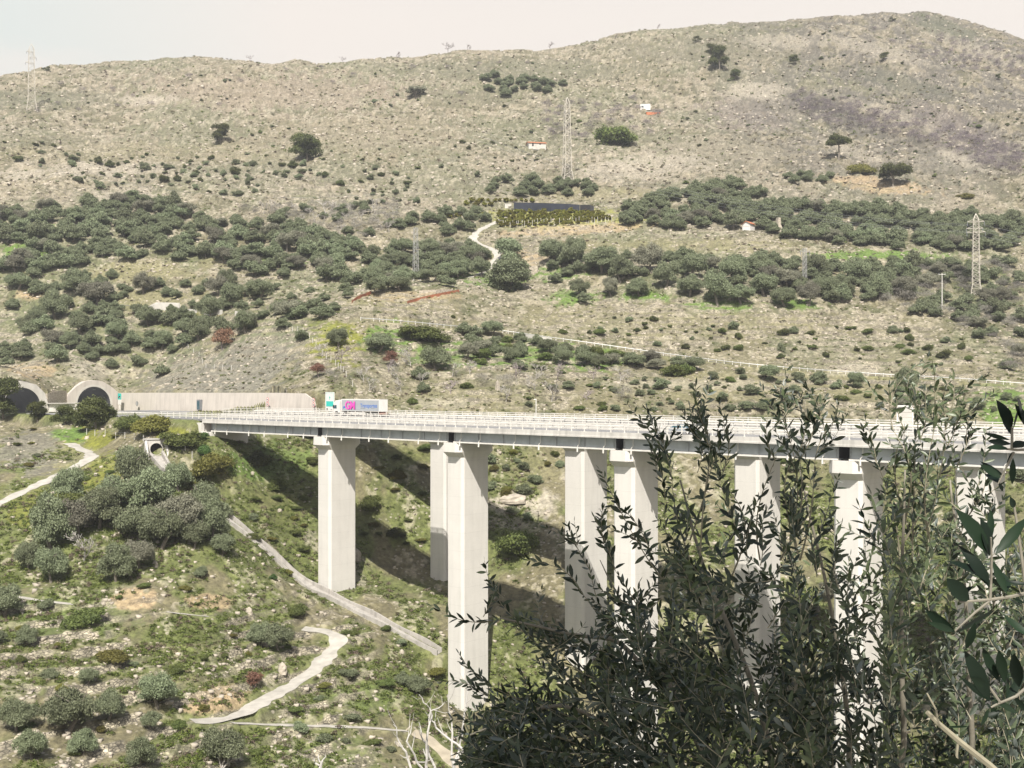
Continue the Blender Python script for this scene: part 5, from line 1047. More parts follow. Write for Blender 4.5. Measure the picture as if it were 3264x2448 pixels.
# ---------------------------------------------------------------- pylons and masts
def lattice(gx, gyb, gyt, wb, wt, label, waist=0.22, arms=(), name='pylon', mat='pylon', nseg=15, th=0.16, rz=0.3, split=True, peak=True, ymin=300):
    p = hg(gx, gyb, ymin=ymin); H = (gyb-gyt)/G*p.y/F; k = p.y/F/G; wb *= k; wt *= k
    e = empty(name, p-Vector((0, 0, 0.3)), rz); tag(e, label, 'pylon' if name == 'pylon' else 'mast')
    def wd(z):
        f = z/H
        if f < waist: return wb+(wb*0.62-wb)*(f/waist)
        if peak and f > 0.93: return wt*(1-(f-0.93)/0.07*0.95)
        return wb*0.62+(wt-wb*0.62)*((f-waist)/(0.93-waist if peak else 1-waist))
    zs = [0]; z = 0
    for i in range(nseg): zs.append(H*((i+1)/nseg)**0.92)
    legs = MB(); br = MB(); S = [(-1, -1), (1, -1), (1, 1), (-1, 1)]
    for sx, sy in S:
        for a, b_ in zip(zs[:-1], zs[1:]): legs.bar((sx*wd(a)/2, sy*wd(a)/2, a), (sx*wd(b_)/2, sy*wd(b_)/2, b_), th*1.5)
    for i, (a, b_) in enumerate(zip(zs[:-1], zs[1:])):
        for j in range(4):
            s1_, s2_ = S[j], S[(j+1) % 4]; q1, q2 = wd(a)/2, wd(b_)/2
            if i == 0 and split: br.bar((s1_[0]*q1, s1_[1]*q1, a), ((s1_[0]+s2_[0])/2*q2, (s1_[1]+s2_[1])/2*q2, b_), th); br.bar((s2_[0]*q1, s2_[1]*q1, a), ((s1_[0]+s2_[0])/2*q2, (s1_[1]+s2_[1])/2*q2, b_), th)
            elif i % 2: br.bar((s1_[0]*q1, s1_[1]*q1, a), (s2_[0]*q2, s2_[1]*q2, b_), th)
            else: br.bar((s2_[0]*q1, s2_[1]*q1, a), (s1_[0]*q2, s1_[1]*q2, b_), th)
            br.bar((s1_[0]*q2, s1_[1]*q2, b_), (s2_[0]*q2, s2_[1]*q2, b_), th*0.8)
    legs.build('leg_frame', M[mat], e); br.build('bracing', M[mat], e); tips = []
    for f, l0, l1 in arms:
        z = H*f; mb = MB(); l0 *= k; l1 *= k; q = wd(z)/2
        if l0: mb.bar((0, -q, z), (-l0, 0, z+0.25), th*1.3); mb.bar((0, q, z), (-l0, 0, z+0.25), th*1.3); mb.bar((-q, 0, z+1.1), (-l0, 0, z+0.25), th)
        if l1: mb.bar((0, -q, z), (l1, 0, z+0.25), th*1.3); mb.bar((0, q, z), (l1, 0, z+0.25), th*1.3); mb.bar((q, 0, z+1.1), (l1, 0, z+0.25), th)
        mb.build('cross_arm', M[mat], e)
        for xx in ([-l0] if l0 else [])+([l1] if l1 else []):
            MB().tube([(xx, 0, z+0.2), (xx, 0, z-1.3)], 0.12, 6).build('insulator', M['sign_grey'], e); tips.append(Matrix.Rotation(rz, 4, 'Z') @ Vector((xx, 0, z-1.2))+e.location)
    return e, tips
M['skysteel'] = mat_plain('pale_steel', (0.36, 0.36, 0.345), 0.5, 0.2, 0.08)
pyA, tA = lattice(68, 242, 94, 22, 10, 'tall faint pylon at the far left rising above the ridge into the sky', 0.2, [(0.88, 10, 3), (0.80, 3, 10), (0.72, 12, 5)], th=0.12, rz=0.5, nseg=13)
pyB, tB = lattice(1225, 395, 209, 24, 9, 'tallest lattice pylon in the centre above the black net', 0.16, [(0.84, 5, 5), (0.70, 5, 5)], th=0.19, rz=0.35, nseg=16)
pyC, tC = lattice(2108, 642, 460, 24, 11, 'lattice pylon with three pairs of cross arms at the right', 0.18, [(0.90, 17, 17), (0.82, 19, 14), (0.775, 18, 19)], th=0.13, rz=-0.25, nseg=22)
lattice(898, 606, 490, 17, 6.5, 'pale tapering steel mast without arms in the central grove', 0.02, [], 'steel_mast', 'skysteel', 15, 0.075, 0.5, False, False)
pyD, tD = lattice(1738, 622, 535, 12, 6, 'slim steel mast with one short cross arm in the right grove', 0.02, [(0.92, 10, 12)], 'steel_mast', 'skysteel', 14, 0.07, 0.2, False, False)
p = hg(2035, 668, ymin=300); e = empty('utility_pole', p); tag(e, 'thin steel utility pole with a short crossbar left of the right pylon', 'utility pole'); h = 78/G*p.y/F
MB().tube([(0, 0, -0.4), (0, 0, h)], [0.18, 0.11], 8).build('pole', M['galv'], e); MB().box(-1.3, 1.3, -0.08, 0.08, h-0.5, h-0.35).build('crossbar', M['galv'], e)
for xx in (-1.1, 0, 1.1): MB().tube([(xx, 0, h-0.35), (xx, 0, h+0.05)], 0.08, 6).build('insulator', M['sign_grey'], e)
def wire(a, b_, sag, label, name='power_line', r=0.035):
    mb = MB(); n = 24; mb.tube([a.lerp(b_, i/n)-Vector((0, 0, sag*4*(i/n)*(1-i/n))) for i in range(n+1)], r, 4); tag(mb.build(name, M['sign_grey']), label, 'power line', 'overhead power lines')
for i, tpt in enumerate(tC[:4]):
    wire(tpt, tpt+Vector((-190, 120, 62)), 9, 'thin overhead wire running from the right pylon up to the left')
    wire(tpt, tpt+Vector((120, -60, -22)), 5, 'thin overhead wire running from the right pylon out of the right edge')
wire(hg(40, 455, ymin=300)+Vector((0, 0, 22)), hg(820, 500, ymin=300)+Vector((0, 0, 16)), 7, 'thin overhead wire crossing in front of the upper left grove')
# lamp post behind the deck
p = hg(1158, 892, ymin=285); e = empty('lamp_post', (*bw(s_at(1158/G, NWALL-0.5), NWALL-0.5), -6.6)); tag(e, 'thin grey lamp post beside the far deck right of the lorry', 'lamp post')
MB().tube([(0, 0, -6), (0, 0, 4.2)], 0.09, 8).build('post', M['galv'], e); MB().box(-0.5, 0.1, -0.12, 0.12, 4.15, 4.32).build('lamp', M['galv'], e)
# variable message sign frame behind the bush on the right
e = empty('gantry_sign', (*bw(s_at(905, FAR+11.6), FAR+11.6), -6.6), R(-20)); tag(e, 'pale panelled motorway gantry sign with slanted braces behind the leaves on the right', 'road sign')
hh = 3.75
for k in range(4): MB().box(-1.0, 1.0, -0.1, 0.1, 0.35+k*0.8, 1.1+k*0.8).build('panel', M['plaster'], e)
for xx in (-1.15, 1.15): MB().box(xx-0.12, xx+0.12, -0.16, 0.16, 0, hh+0.1).build('post', M['white'], e)
MB().box(-1.3, 1.3, -0.2, 0.2, hh-0.15, hh+0.1).build('beam', M['white'], e)
for z in (hh-0.3, hh-1.6): MB().bar((1.15, 0, z), (5.6 if z > 3 else 3.6, 0.0, 0.0), 0.16).build('brace', M['white'], e)
# ---------------------------------------------------------------- houses and small buildings on the slopes
def house(gx, gy, wpx, hpx, dpt, rz, wallm, roofm, label, gable=True, name='house', ymin=300, door=True):
    p = hg(gx, gy, ymin=ymin); k = p.y/F/G; w_ = wpx*k; h = hpx*k; e = empty(name, p-Vector((0, 0, 0.4)), rz); tag(e, label, 'hut' if name != 'house' else 'house')
    mb = MB(); r = h*0.32
    mb.loft([[(-w_/2, -dpt/2, -1.5), (w_/2, -dpt/2, -1.5), (w_/2, -dpt/2, h), (-w_/2, -dpt/2, h)], [(-w_/2, 0, -1.5), (w_/2, 0, -1.5), (w_/2, 0, h+r), (-w_/2, 0, h+r)], [(-w_/2, dpt/2, -1.5), (w_/2, dpt/2, -1.5), (w_/2, dpt/2, h), (-w_/2, dpt/2, h)]])
    mb.build('wall', wallm, e); o = 0.45
    mb = MB(); mb.prism_x([(-dpt/2-o, h-0.15-o*0.3), (0, h+r+0.02), (dpt/2+o, h-0.15-o*0.3), (dpt/2+o, h+0.03-o*0.3), (0, h+r+0.22), (-dpt/2-o, h+0.03-o*0.3)], -w_/2-o, w_/2+o); mb.build('roof', roofm, e)
    if door: MB().box(-w_*0.3, -w_*0.3+0.9, -dpt/2-0.03, -dpt/2+0.02, 0.2, 2.0).build('door', M['dark'], e); MB().box(w_*0.12, w_*0.12+0.8, -dpt/2-0.03, -dpt/2+0.02, 1.2, 2.0).build('window', M['dark'], e)
    return e
house(1158, 318, 38, 9, 6.0, R(12), M['plaster'], M['tile'], 'small stone house with sloping orange tiled roof high on the terraced hillside')
house(1617, 496, 22, 14, 3.6, R(52), M['white'], M['tile'], 'little white hut with red tiled roof among the upper right olives', name='hut', door=False)
def blk(gx, gy, wpx, hpx, dpt, rz, mat, name, label, cat, ymin=300, cap=True):
    p = hg(gx, gy, ymin=ymin); k = p.y/F/G; w_ = wpx*k; h = hpx*k; e = empty(name, p-Vector((0, 0, 0.3)), rz); tag(e, label, cat)
    MB().box(-w_/2, w_/2, -dpt/2, dpt/2, -1.2, h).build('wall', mat, e, bevel=0.06)
    if cap: MB().box(-w_/2-0.12, w_/2+0.12, -dpt/2-0.12, dpt/2+0.12, h+0.003, h+0.16).build('roof', M['plaster'], e)
    return e
blk(798, 506, 20, 10, 4, R(18), M['white'], 'cistern', 'plain white box-shaped cistern at the edge of the left grove', 'cistern')
blk(1331, 294, 13, 16, 3, R(10), M['plaster'], 'water_tank', 'pale upright water tank on the spur above the tall pylon', 'water tank')
cv = blk(1394, 234, 22, 9, 3, R(-8), M['white'], 'caravan', 'white caravan parked among leafless trees high on the slope', 'caravan'); MB().box(-2.3, -1.0, -1.54, -1.51, 0.5, 1.6).build('window', M['glass'], cv)
blk(1410, 246, 30, 4, 3, R(6), M['tile'], 'shed', 'long low shed with reddish roof just below the caravan', 'shed')
blk(1097, 447, 14, 7, 3, R(5), M['plaster'], 'shed', 'small grey garden shed beside the row of yellow bushes above the net', 'shed')
blk(1141, 588, 44, 14, 5, R(-6), M['stone'], 'ruin', 'ruined dry stone building right of the broad olive by the track', 'ruin', cap=False)
p = hg(1680, 500, ymin=300); e = tag(empty('stone_pillar', p, R(20)), 'tapering ruined stone chimney pillar right of the white hut', 'ruin'); k = p.y/F/G
mb = MB(); mb.loft([[(-1.9, -1.4, -1), (1.9, -1.4, -1), (1.9, 1.4, -1), (-1.9, 1.4, -1)], [(-1.3, -1.1, 9*k), (1.5, -1.1, 9*k), (1.5, 1.1, 9*k), (-1.3, 1.1, 9*k)], [(-0.5, -0.8, 14*k), (1.15, -0.8, 14*k), (1.15, 0.8, 14*k), (-0.5, 0.8, 14*k)], [(-0.25, -0.7, 30*k), (1.0, -0.7, 30*k), (1.0, 0.7, 30*k), (-0.25, 0.7, 30*k)]]); mb.build('shaft', M['stone'], e)
# white parapet walls of the left service road
def wall_strip(name, gpts, h, th, mat, label, cat, ymin=300, ymax=1600, off=0.0, group=None):
    P = [hg(a, b, ymin=ymin, ymax=ymax) for a, b, *_ in gpts]; hs = [c[2] if len(c) > 2 else h for c in gpts]; rings = []
    for i, q in enumerate(P):
        t = (P[min(i+1, len(P)-1)]-P[max(i-1, 0)]); t.z = 0; t.normalize(); n = Vector((-t.y, t.x, 0))*th/2
        a = q+Vector((0, 0, off)); rings.append([tuple(a-n+Vector((0, 0, -1.2))), tuple(a+n+Vector((0, 0, -1.2))), tuple(a+n+Vector((0, 0, hs[i]))), tuple(a-n+Vector((0, 0, hs[i])))])
    mb = MB(); mb.loft(rings); return tag(mb.build(name, mat), label, cat, group)
wall_strip('parapet_wall', [(318, 668, 0.8), (338, 669, 2.6), (388, 671, 2.7), (389, 672, 1.0), (425, 675, 1.0)], 2, 0.3, M['plaster'], 'bright white stepped parapet wall beside the left service road', 'wall', ymin=350, ymax=430)
wall_strip('parapet_wall', [(436, 676), (470, 678), (480, 678)], 1.4, 0.3, M['plaster'], 'short white parapet wall between two olives on the left', 'wall', ymin=350, ymax=430)
wall_strip('parapet_wall', [(508, 680), (528, 681)], 1.3, 0.3, M['plaster'], 'last short piece of white parapet wall at the right end', 'wall', ymin=350, ymax=430)
wall_strip('parapet_wall', [(1118, 731), (1150, 735), (1192, 741)], 1.6, 0.35, M['plaster'], 'white concrete parapet in the guardrail of the service road', 'wall', ymin=300, ymax=420)
wall_strip('shade_net', [(1110, 455, 3.8), (1150, 457, 4.0), (1190, 457, 3.7), (1230, 458, 3.6), (1252, 458, 3.2)], 3.6, 0.12, M['black'], 'long black windbreak net stretched above the yellow-green orchard', 'net')
wall_strip('shade_net', [(1253, 458, 3.2), (1275, 458, 3.2), (1283, 459, 2.8)], 3.2, 0.12, M['dark'], 'shorter darker end piece of the black windbreak net', 'net')
wall_strip('barrier_net', [(760, 656), (770, 648), (780, 643), (790, 640), (802, 634)], 1.0, 0.1, M['orange'], 'orange safety net running down the left shoulder of the knoll', 'safety net')
wall_strip('barrier_net', [(880, 656), (900, 650), (925, 644), (950, 639), (970, 635), (992, 631)], 0.9, 0.1, M['orange'], 'orange safety net zigzagging across the knoll right of the mast', 'safety net')
wall_strip('stone_wall', [(905, 634), (940, 632), (975, 631)], 1.0, 0.6, M['stone'], 'short pale stone wall on the knoll above the orange net', 'stone wall')
# guardrail of the service road
e = empty('guardrail', (0, 0, 0)); tag(e, 'long galvanised guardrail along the descending service road behind the viaduct', 'guardrail')
q = q_srv; off = []
for i in range(0, len(q), 3):
    a = q[max(i-3, 0)]; b_ = q[min(i+3, len(q)-1)]; t_ = np.array([b_[0]-a[0], b_[1]-a[1]]); t_ /= np.hypot(*t_)+1e-9; n_ = np.array([t_[1], -t_[0]]); n_ = n_ if n_[1] < 0 else -n_
    off.append(Vector((q[i,0]+n_[0]*2.6, q[i,1]+n_[1]*2.6, q[i,2]+0.08)))
mb = MB(); mb.loft([[tuple(o+Vector((0, 0, 0.5))), tuple(o+Vector((0, 0.08, 0.62))), tuple(o+Vector((0, 0, 0.76))), tuple(o+Vector((0, -0.06, 0.62)))] for o in off]); mb.build('beam', M['skysteel'], e)
mb = MB(); mb.box(-0.07, 0.07, -0.07, 0.07, -0.8, 0.95); f0 = None
for i, o in enumerate(off[::max(1, len(off)//95)][:99]):
    if f0 is None: f0 = mb.build('post', M['galv'], e); c_ = f0
    else: c_ = f0.copy(); C.objects.link(c_); c_.parent = e
    c_.location = o+Vector((0, 0.1, 0))
# ---------------------------------------------------------------- concrete channel and culvert head
def channel(q, width, label, wall_h=0.75, th=0.35):
    e = empty('concrete_channel', (0, 0, 0)); tag(e, label, 'channel'); name, V, Fq, mat = CH if label.startswith('long') else CU
    link('bed', npmesh('bed', V, Fq, True), mat, e)
    for sd in (-1, 1):
        rings = []
        for i in range(0, len(q), 2):
            a = q[max(i-3, 0)]; b_ = q[min(i+3, len(q)-1)]; t_ = np.array([b_[0]-a[0], b_[1]-a[1]]); t_ /= np.hypot(*t_)+1e-9; n_ = np.array([-t_[1], t_[0]])*sd
            hh_ = wall_h*(1+0.25*math.sin(i*0.4+sd)); x, y, z = q[i]
            rings.append([(x+n_[0]*(width/2), y+n_[1]*(width/2), z-0.9), (x+n_[0]*(width/2+th), y+n_[1]*(width/2+th), z-0.9), (x+n_[0]*(width/2+th), y+n_[1]*(width/2+th), z+hh_), (x+n_[0]*(width/2), y+n_[1]*(width/2), z+hh_)])
        mb = MB(); mb.loft(rings); mb.build('side_wall', M['chan'], e)
channel(q_ch, 2.2, 'long broken concrete drainage channel descending past the first pier')
channel(q_cul, 2.0, 'short sloping concrete chute below the round culvert opening', 0.9, 0.5)
p = hg(336, 984); e = empty('culvert', p+Vector((0, 0.4, -1.2)), R(25)); tag(e, 'square concrete culvert head wall with a round dark pipe opening', 'culvert')
def ringp(y, r, cz, n=24): return [(r*math.cos(2*math.pi*i/n), y, cz+r*math.sin(2*math.pi*i/n)) for i in range(n)]
def sqp(y, a, z0, z1, n=24):
    out = []
    for i in range(n):
        an = 2*math.pi*i/n; c_, s_ = math.cos(an), math.sin(an); m_ = max(abs(c_), abs(s_)); out.append((a*c_/m_, y, (z0+z1)/2+(z1-z0)/2*s_/m_))
    return out
mb = MB(); A = sqp(0, 2.3, -1.6, 4.6); B = ringp(0, 1.25, 2.6); n = 24; A2 = sqp(1.2, 2.3, -1.6, 4.6)
mb.add(A+B+A2, [(i, (i+1) % n, n+(i+1) % n, n+i) for i in range(n)]+[((i+1) % n, i, 2*n+i, 2*n+(i+1) % n) for i in range(n)]); mb.build('head_wall', M['deck'], e)
MB().box(-2.45, 2.45, -0.2, 1.3, 4.605, 4.8).build('coping', M['deck'], e)
mb = MB(); b1 = ringp(-0.25, 1.25, 2.6); b2 = ringp(0.9, 1.25, 2.6); mb.add(b1+b2, [((i+1) % n, i, n+i, n+(i+1) % n) for i in range(n)]+[tuple(n+i for i in range(n))]); mb.build('pipe', M['dark'], e)
mb = MB(); o1 = ringp(-0.25, 1.42, 2.6); o2 = ringp(0.01, 1.42, 2.6); i1 = ringp(-0.25, 1.26, 2.6); mb.add(o1+o2+i1, [(i, (i+1) % n, n+(i+1) % n, n+i) for i in range(n)]+[((i+1) % n, i, 2*n+i, 2*n+(i+1) % n) for i in range(n)]); mb.build('rim', M['plaster'], e)
for sd in (-1, 1): MB().prism_x([(0, 4.5), (0, -2.5), (-5.0, -4.5), (-5.0, -0.6)], sd*2.1-0.22, sd*2.1+0.22).build('wing_wall', M['deck'], e)
# ---------------------------------------------------------------- wire fences
def fence(gpts, label, n=None, h=1.5, ymin=90, ymax=1600, sp=4.0, mat='galv'):
    P = [hg(a, b, ymin=ymin, ymax=ymax) for a, b in gpts]; e = empty('wire_fence', (0, 0, 0)); tag(e, label, 'fence'); pts = [P[0]]
    for a, b_ in zip(P[:-1], P[1:]):
        k = max(1, int((b_-a).length/sp))
        for i in range(1, k+1): pts.append(a.lerp(b_, i/k))
    pts = [Vector((q.x, q.y, grid_z(q.x, q.y))) for q in pts][:99]
    mb = MB(); mb.tube([(0, 0, -0.4), (0, 0, h)], 0.06, 5); f0 = None
    for q in pts:
        if f0 is None: f0 = mb.build('post', M[mat], e); c_ = f0
        else: c_ = f0.copy(); C.objects.link(c_); c_.parent = e
        c_.location = q
    for hh_ in (0.35, 0.9, h-0.08): MB().tube([tuple(q+Vector((0, 0, hh_))) for q in pts], 0.014, 3).build('wire', M['sign_grey'], e)
fence([(170, 930), (205, 942), (250, 948), (290, 950), (330, 962), (400, 975)], 'wire fence with thin posts along the top of the bank below the pines')
fence([(415, 990), (440, 1000), (470, 1005)], 'short wire fence with greenish posts below the abutment', sp=3.5)
fence([(620, 712), (655, 720), (690, 755), (705, 775), (725, 790), (748, 815), (762, 835)], 'line of pale fence posts climbing the slope above the lorry', ymin=290, sp=3.0, h=1.7)
fence([(395, 745), (430, 770), (445, 795), (500, 800)], 'wire fence crossing the rocky slope above the retaining wall', ymin=290, sp=4.5)
# ---------------------------------------------------------------- orchard of yellow-green plants, with stakes
make_tree_proto('orchard', 700, 420, 2.6, 2.4, -0.2, 0.36, 'broom', 0.05, lob=5, flat=0.9, trunk=False)
M['yellowgreen'] = mat_leaf('orchard_foliage', (0.13, 0.135, 0.02), (0.30, 0.28, 0.05)); PROTO['orchard'][0][0].materials[0] = M['yellowgreen']
k = 0
for row, (ya, yb, xa, xb, n) in enumerate([(462, 462, 1080, 1290, 24), (468, 468, 1080, 1300, 24), (475, 473, 1080, 1320, 24), (482, 478, 1078, 1290, 20), (489, 485, 1085, 1250, 15), (437, 436, 1020, 1150, 12), (445, 444, 1010, 1060, 5), (470, 468, 960, 1040, 8)]):
    for i in range(n):
        gx = xa+(xb-xa)*(i+random.uniform(-0.3, 0.3))/max(1, n-1); gy = ya+(yb-ya)*i/max(1, n-1)+random.uniform(-1.5, 1.5); p = hg(gx, gy, ymin=300)
        if p is None: continue
        me = PROTO['orchard'][0][0]; o = link('orchard_bush', me); o.location = p; s = random.uniform(0.75, 1.35); o.scale = (s, s, s*random.uniform(0.8, 1.3)); o.rotation_euler = (0, 0, random.uniform(0, 6)); tag(o, 'yellow-green bush in the orchard rows around the black net', 'bush', 'orchard bushes')
mb = MB(); mb.tube([(0, 0, -0.3), (0, 0, 2.6)], 0.07, 5); f0 = None
for i in range(36):
    p = hg(1080+7.0*i*0.98+random.uniform(-2, 2), 491-i*0.33+random.uniform(-3, 2), ymin=300)
    if f0 is None: f0 = mb.build('stake', M['galv']); c_ = f0
    else: c_ = f0.copy(); C.objects.link(c_)
    c_.location = p; tag(c_, 'thin pale stake standing at the front of the orchard', 'stake', 'orchard stakes')
# ---------------------------------------------------------------- boulders seen one by one
def boulder(gx, gy, wpx, hpx, label, seed, group=None, mat='rock', ymin=90):
    p = hg(gx, gy, ymin=ymin); k = p.y/F/G; rs = np.random.default_rng(seed); mb = MB(); rings = []
    for i in range(5):
        z = -0.3+1.3*i/4; r = math.sqrt(max(0.02, 1-(max(0, z))**2))*0.5
        rings.append([(r*wpx*k*math.cos(a)*(1+0.3*(rs.random()-0.5)), r*wpx*k*0.8*math.sin(a)*(1+0.3*(rs.random()-0.5)), z*hpx*k) for a in [2*math.pi*j/8 for j in range(8)]])
    mb.loft(rings); o = mb.build('boulder', M[mat]); o.location = p; o.rotation_euler = (0, 0, rs.random()*6); tag(o, label, 'rock', group)
for i, (a, b_, c_, d_, l_) in enumerate([(538, 1325, 16, 14, 'pale boulder on the slope below the concrete channel'), (868, 1414, 14, 12, 'white boulder left of the second pier foot'), (610, 1450, 22, 20, 'pale slanting rock outcrop beside the hairpin path'), (548, 1212, 12, 10, 'pale rock just below the channel'), (545, 1025, 9, 7, 'small white rock on the green slope'),
        (335, 1222, 14, 12, 'angular pale rock on the terraces'), (604, 1104, 12, 6, 'flat pale rock left of the first pier'), (1075, 842, 14, 22, 'tall pale standing rock on the terraces right of the lorry'), (770, 1205, 26, 20, 'white rubble at the foot of the first pier'), (1110, 1082, 60, 16, 'long cracked pale rock ledge between the middle piers'), (1135, 1185, 20, 8, 'pale rocks above the dark bush in the shadow'), (1350, 445, 14, 10, 'pale rock at the right end of the black net')]): boulder(a, b_, c_, d_, l_, 800+i)
# ---------------------------------------------------------------- pale bare branches near the viewer at the bottom
def branch_tree(name, base, tips, r0, mat, label, cat, seed, sub=2, subl=0.5):
    e = empty(name, base); tag(e, label, cat); rs = np.random.default_rng(seed); mb = MB()
    for path in tips:
        pts = [Vector(q)-base for q in path]; n = len(pts); rad = [r0*(1-0.8*i/(n-1)) for i in range(n)]; fine = []; fr_ = []
        for i in range(n-1):
            for j in range(4):
                f = j/4; fine.append(pts[i].lerp(pts[i+1], f)+Vector(rs.normal(size=3))*r0*0.5*(1 if (i or j) else 0)); fr_.append(rad[i]*(1-f)+rad[i+1]*f)
        fine.append(pts[-1]); fr_.append(rad[-1]); mb.tube(fine, fr_, 6)
        for i in range(3, len(fine)-1, 2):
            for s in range(sub):
                d = (fine[min(i+1, len(fine)-1)]-fine[i-1]).normalized(); d = (d*0.6+Vector(rs.normal(size=3))*0.6+Vector((0, 0, 0.5))).normalized(); L_ = subl*(0.4+0.8*rs.random()); r_ = fr_[i]*0.5
                m_ = fine[i]+d*L_*0.5; t_ = m_+(d+Vector((0, 0, 0.4))).normalized()*L_*0.5; mb.tube([fine[i], m_, t_], [r_, r_*0.8, r_*0.5], 5)
    mb.build('branches', mat, e); return e
def scr(gx, gy, y): u, v = gx/G, gy/G; return Vector(((u-512)/F*y, y, (VH-v)/F*y))
YF = 38.0
def zg(gx, y): return Vector(((gx/G-512)/F*y, y, grid_z((gx/G-512)/F*y, y)-0.3))
b0 = zg(985, YF); T_ = lambda *a: [scr(x, y, YF+dy) for x, y, dy in a]
branch_tree('fig_tree', b0, [[b0]+T_((980, 1650, 0), (975, 1560, 0.3), (968, 1500, 0.2)), [b0]+T_((980, 1650, 0), (1000, 1590, 0.4), (1010, 1500, 0.6), (1013, 1440, 0.7)), [b0]+T_((980, 1650, 0), (1003, 1620, 0), (945, 1575, 0.4), (928, 1535, 0.5), (905, 1500, 0.4)),
     [b0]+T_((920, 1655, 0), (925, 1580, 0), (930, 1540, 0.1), (960, 1518, 0.3)), [b0]+T_((890, 1655, 0), (862, 1600, 0.1), (850, 1565, 0)), [b0]+T_((910, 1659, 0.2), (880, 1605, 0), (890, 1560, 0.2)), [b0]+T_((1020, 1659, 0), (1060, 1600, 0.3), (1075, 1560, 0.2)), [b0]+T_((940, 1659, 0.2), (915, 1600, 0.2), (905, 1560, 0.1))],
     0.06, M['palebark'], 'leafless pale fig tree at the bottom edge left of the olive foliage', 'tree', 5, 1, 0.7)
b1 = zg(690, 42); T2 = lambda *a: [scr(x, y, 42+dy) for x, y, dy in a]
branch_tree('fig_tree', b1, [[b1]+T2((692, 1659, 0), (688, 1630, 0.2)), [b1]+T2((694, 1655, 0), (702, 1630, 0)), [b1]+T2((690, 1659, 0.1), (678, 1638, 0))], 0.07, M['palebark'], 'forked pale bare branch tip at the bottom edge left of centre', 'tree', 6, 0, 0.4)
b2 = hg(480, 1662); branch_tree('bare_tree', b2, [[b2, b2+Vector((0.3, 0, 1.5)), b2+Vector((0.2, 0, 3.5))], [b2, b2+Vector((0.8, 0, 1.2)), b2+Vector((1.6, 0.2, 2.2))], [b2, b2+Vector((-0.5, 0, 1.6)), b2+Vector((-0.2, 0, 2.8))]], 0.12, M['greytwig'], 'dead grey branching trunk inside the bottom left olives', 'bare tree', 8, 2, 1.0)
# ---------------------------------------------------------------- olive branches close to the viewer
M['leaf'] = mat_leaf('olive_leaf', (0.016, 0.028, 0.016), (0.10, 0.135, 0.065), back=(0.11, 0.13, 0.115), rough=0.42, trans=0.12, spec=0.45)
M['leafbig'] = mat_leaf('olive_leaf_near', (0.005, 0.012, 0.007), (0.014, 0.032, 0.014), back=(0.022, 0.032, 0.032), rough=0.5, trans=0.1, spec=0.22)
M['youngstem'] = mat_plain('young_olive_shoot', (0.22, 0.20, 0.14), 0.7, 0, 0.15, 30)
def leaves_mesh(B, D, Nn, Ln, Wd, tone, rs, curl=0.2):
    n = len(B); B = np.array(B, float); D = np.array(D, float); D /= np.linalg.norm(D, axis=1)[:,None]; Nn = np.array(Nn, float)
    S_ = np.cross(D, Nn); S_ /= np.linalg.norm(S_, axis=1)[:,None]+1e-9; Nn = np.cross(S_, D); Ln = np.array(Ln)[:,None]; Wd = np.array(Wd)[:,None]
    ts = [0, 0.12, 0.32, 0.58, 0.82, 1.0]; ws = [0.06, 0.42, 0.86, 1.0, 0.62, 0.03]; Vv = []; cu = curl*rs.normal(size=(n, 1))
    for t_, w_ in zip(ts, ws):
        c = B+D*Ln*t_+Nn*Ln*cu*(t_*t_); Vv += [c-S_*Wd*w_*0.5+Nn*Wd*0.16*w_, c, c+S_*Wd*w_*0.5+Nn*Wd*0.16*w_]
    V = np.stack(Vv, 1).reshape(-1, 3); k = len(ts)*3; f = []
    for i in range(len(ts)-1):
        for j in range(2): f.append((i*3+j, i*3+j+1, i*3+j+4, i*3+j+3))
    f = np.array(f); Fq = (np.arange(n)[:,None,None]*k+f[None]).reshape(-1, 4)
    me = npmesh('foliage', V, Fq, True); vfloat(me, np.repeat(np.array(tone), k), 'tone'); return me
def pw(u, v, y): return np.array([(u-512)/F*y, y, (VH-v)/F*y])
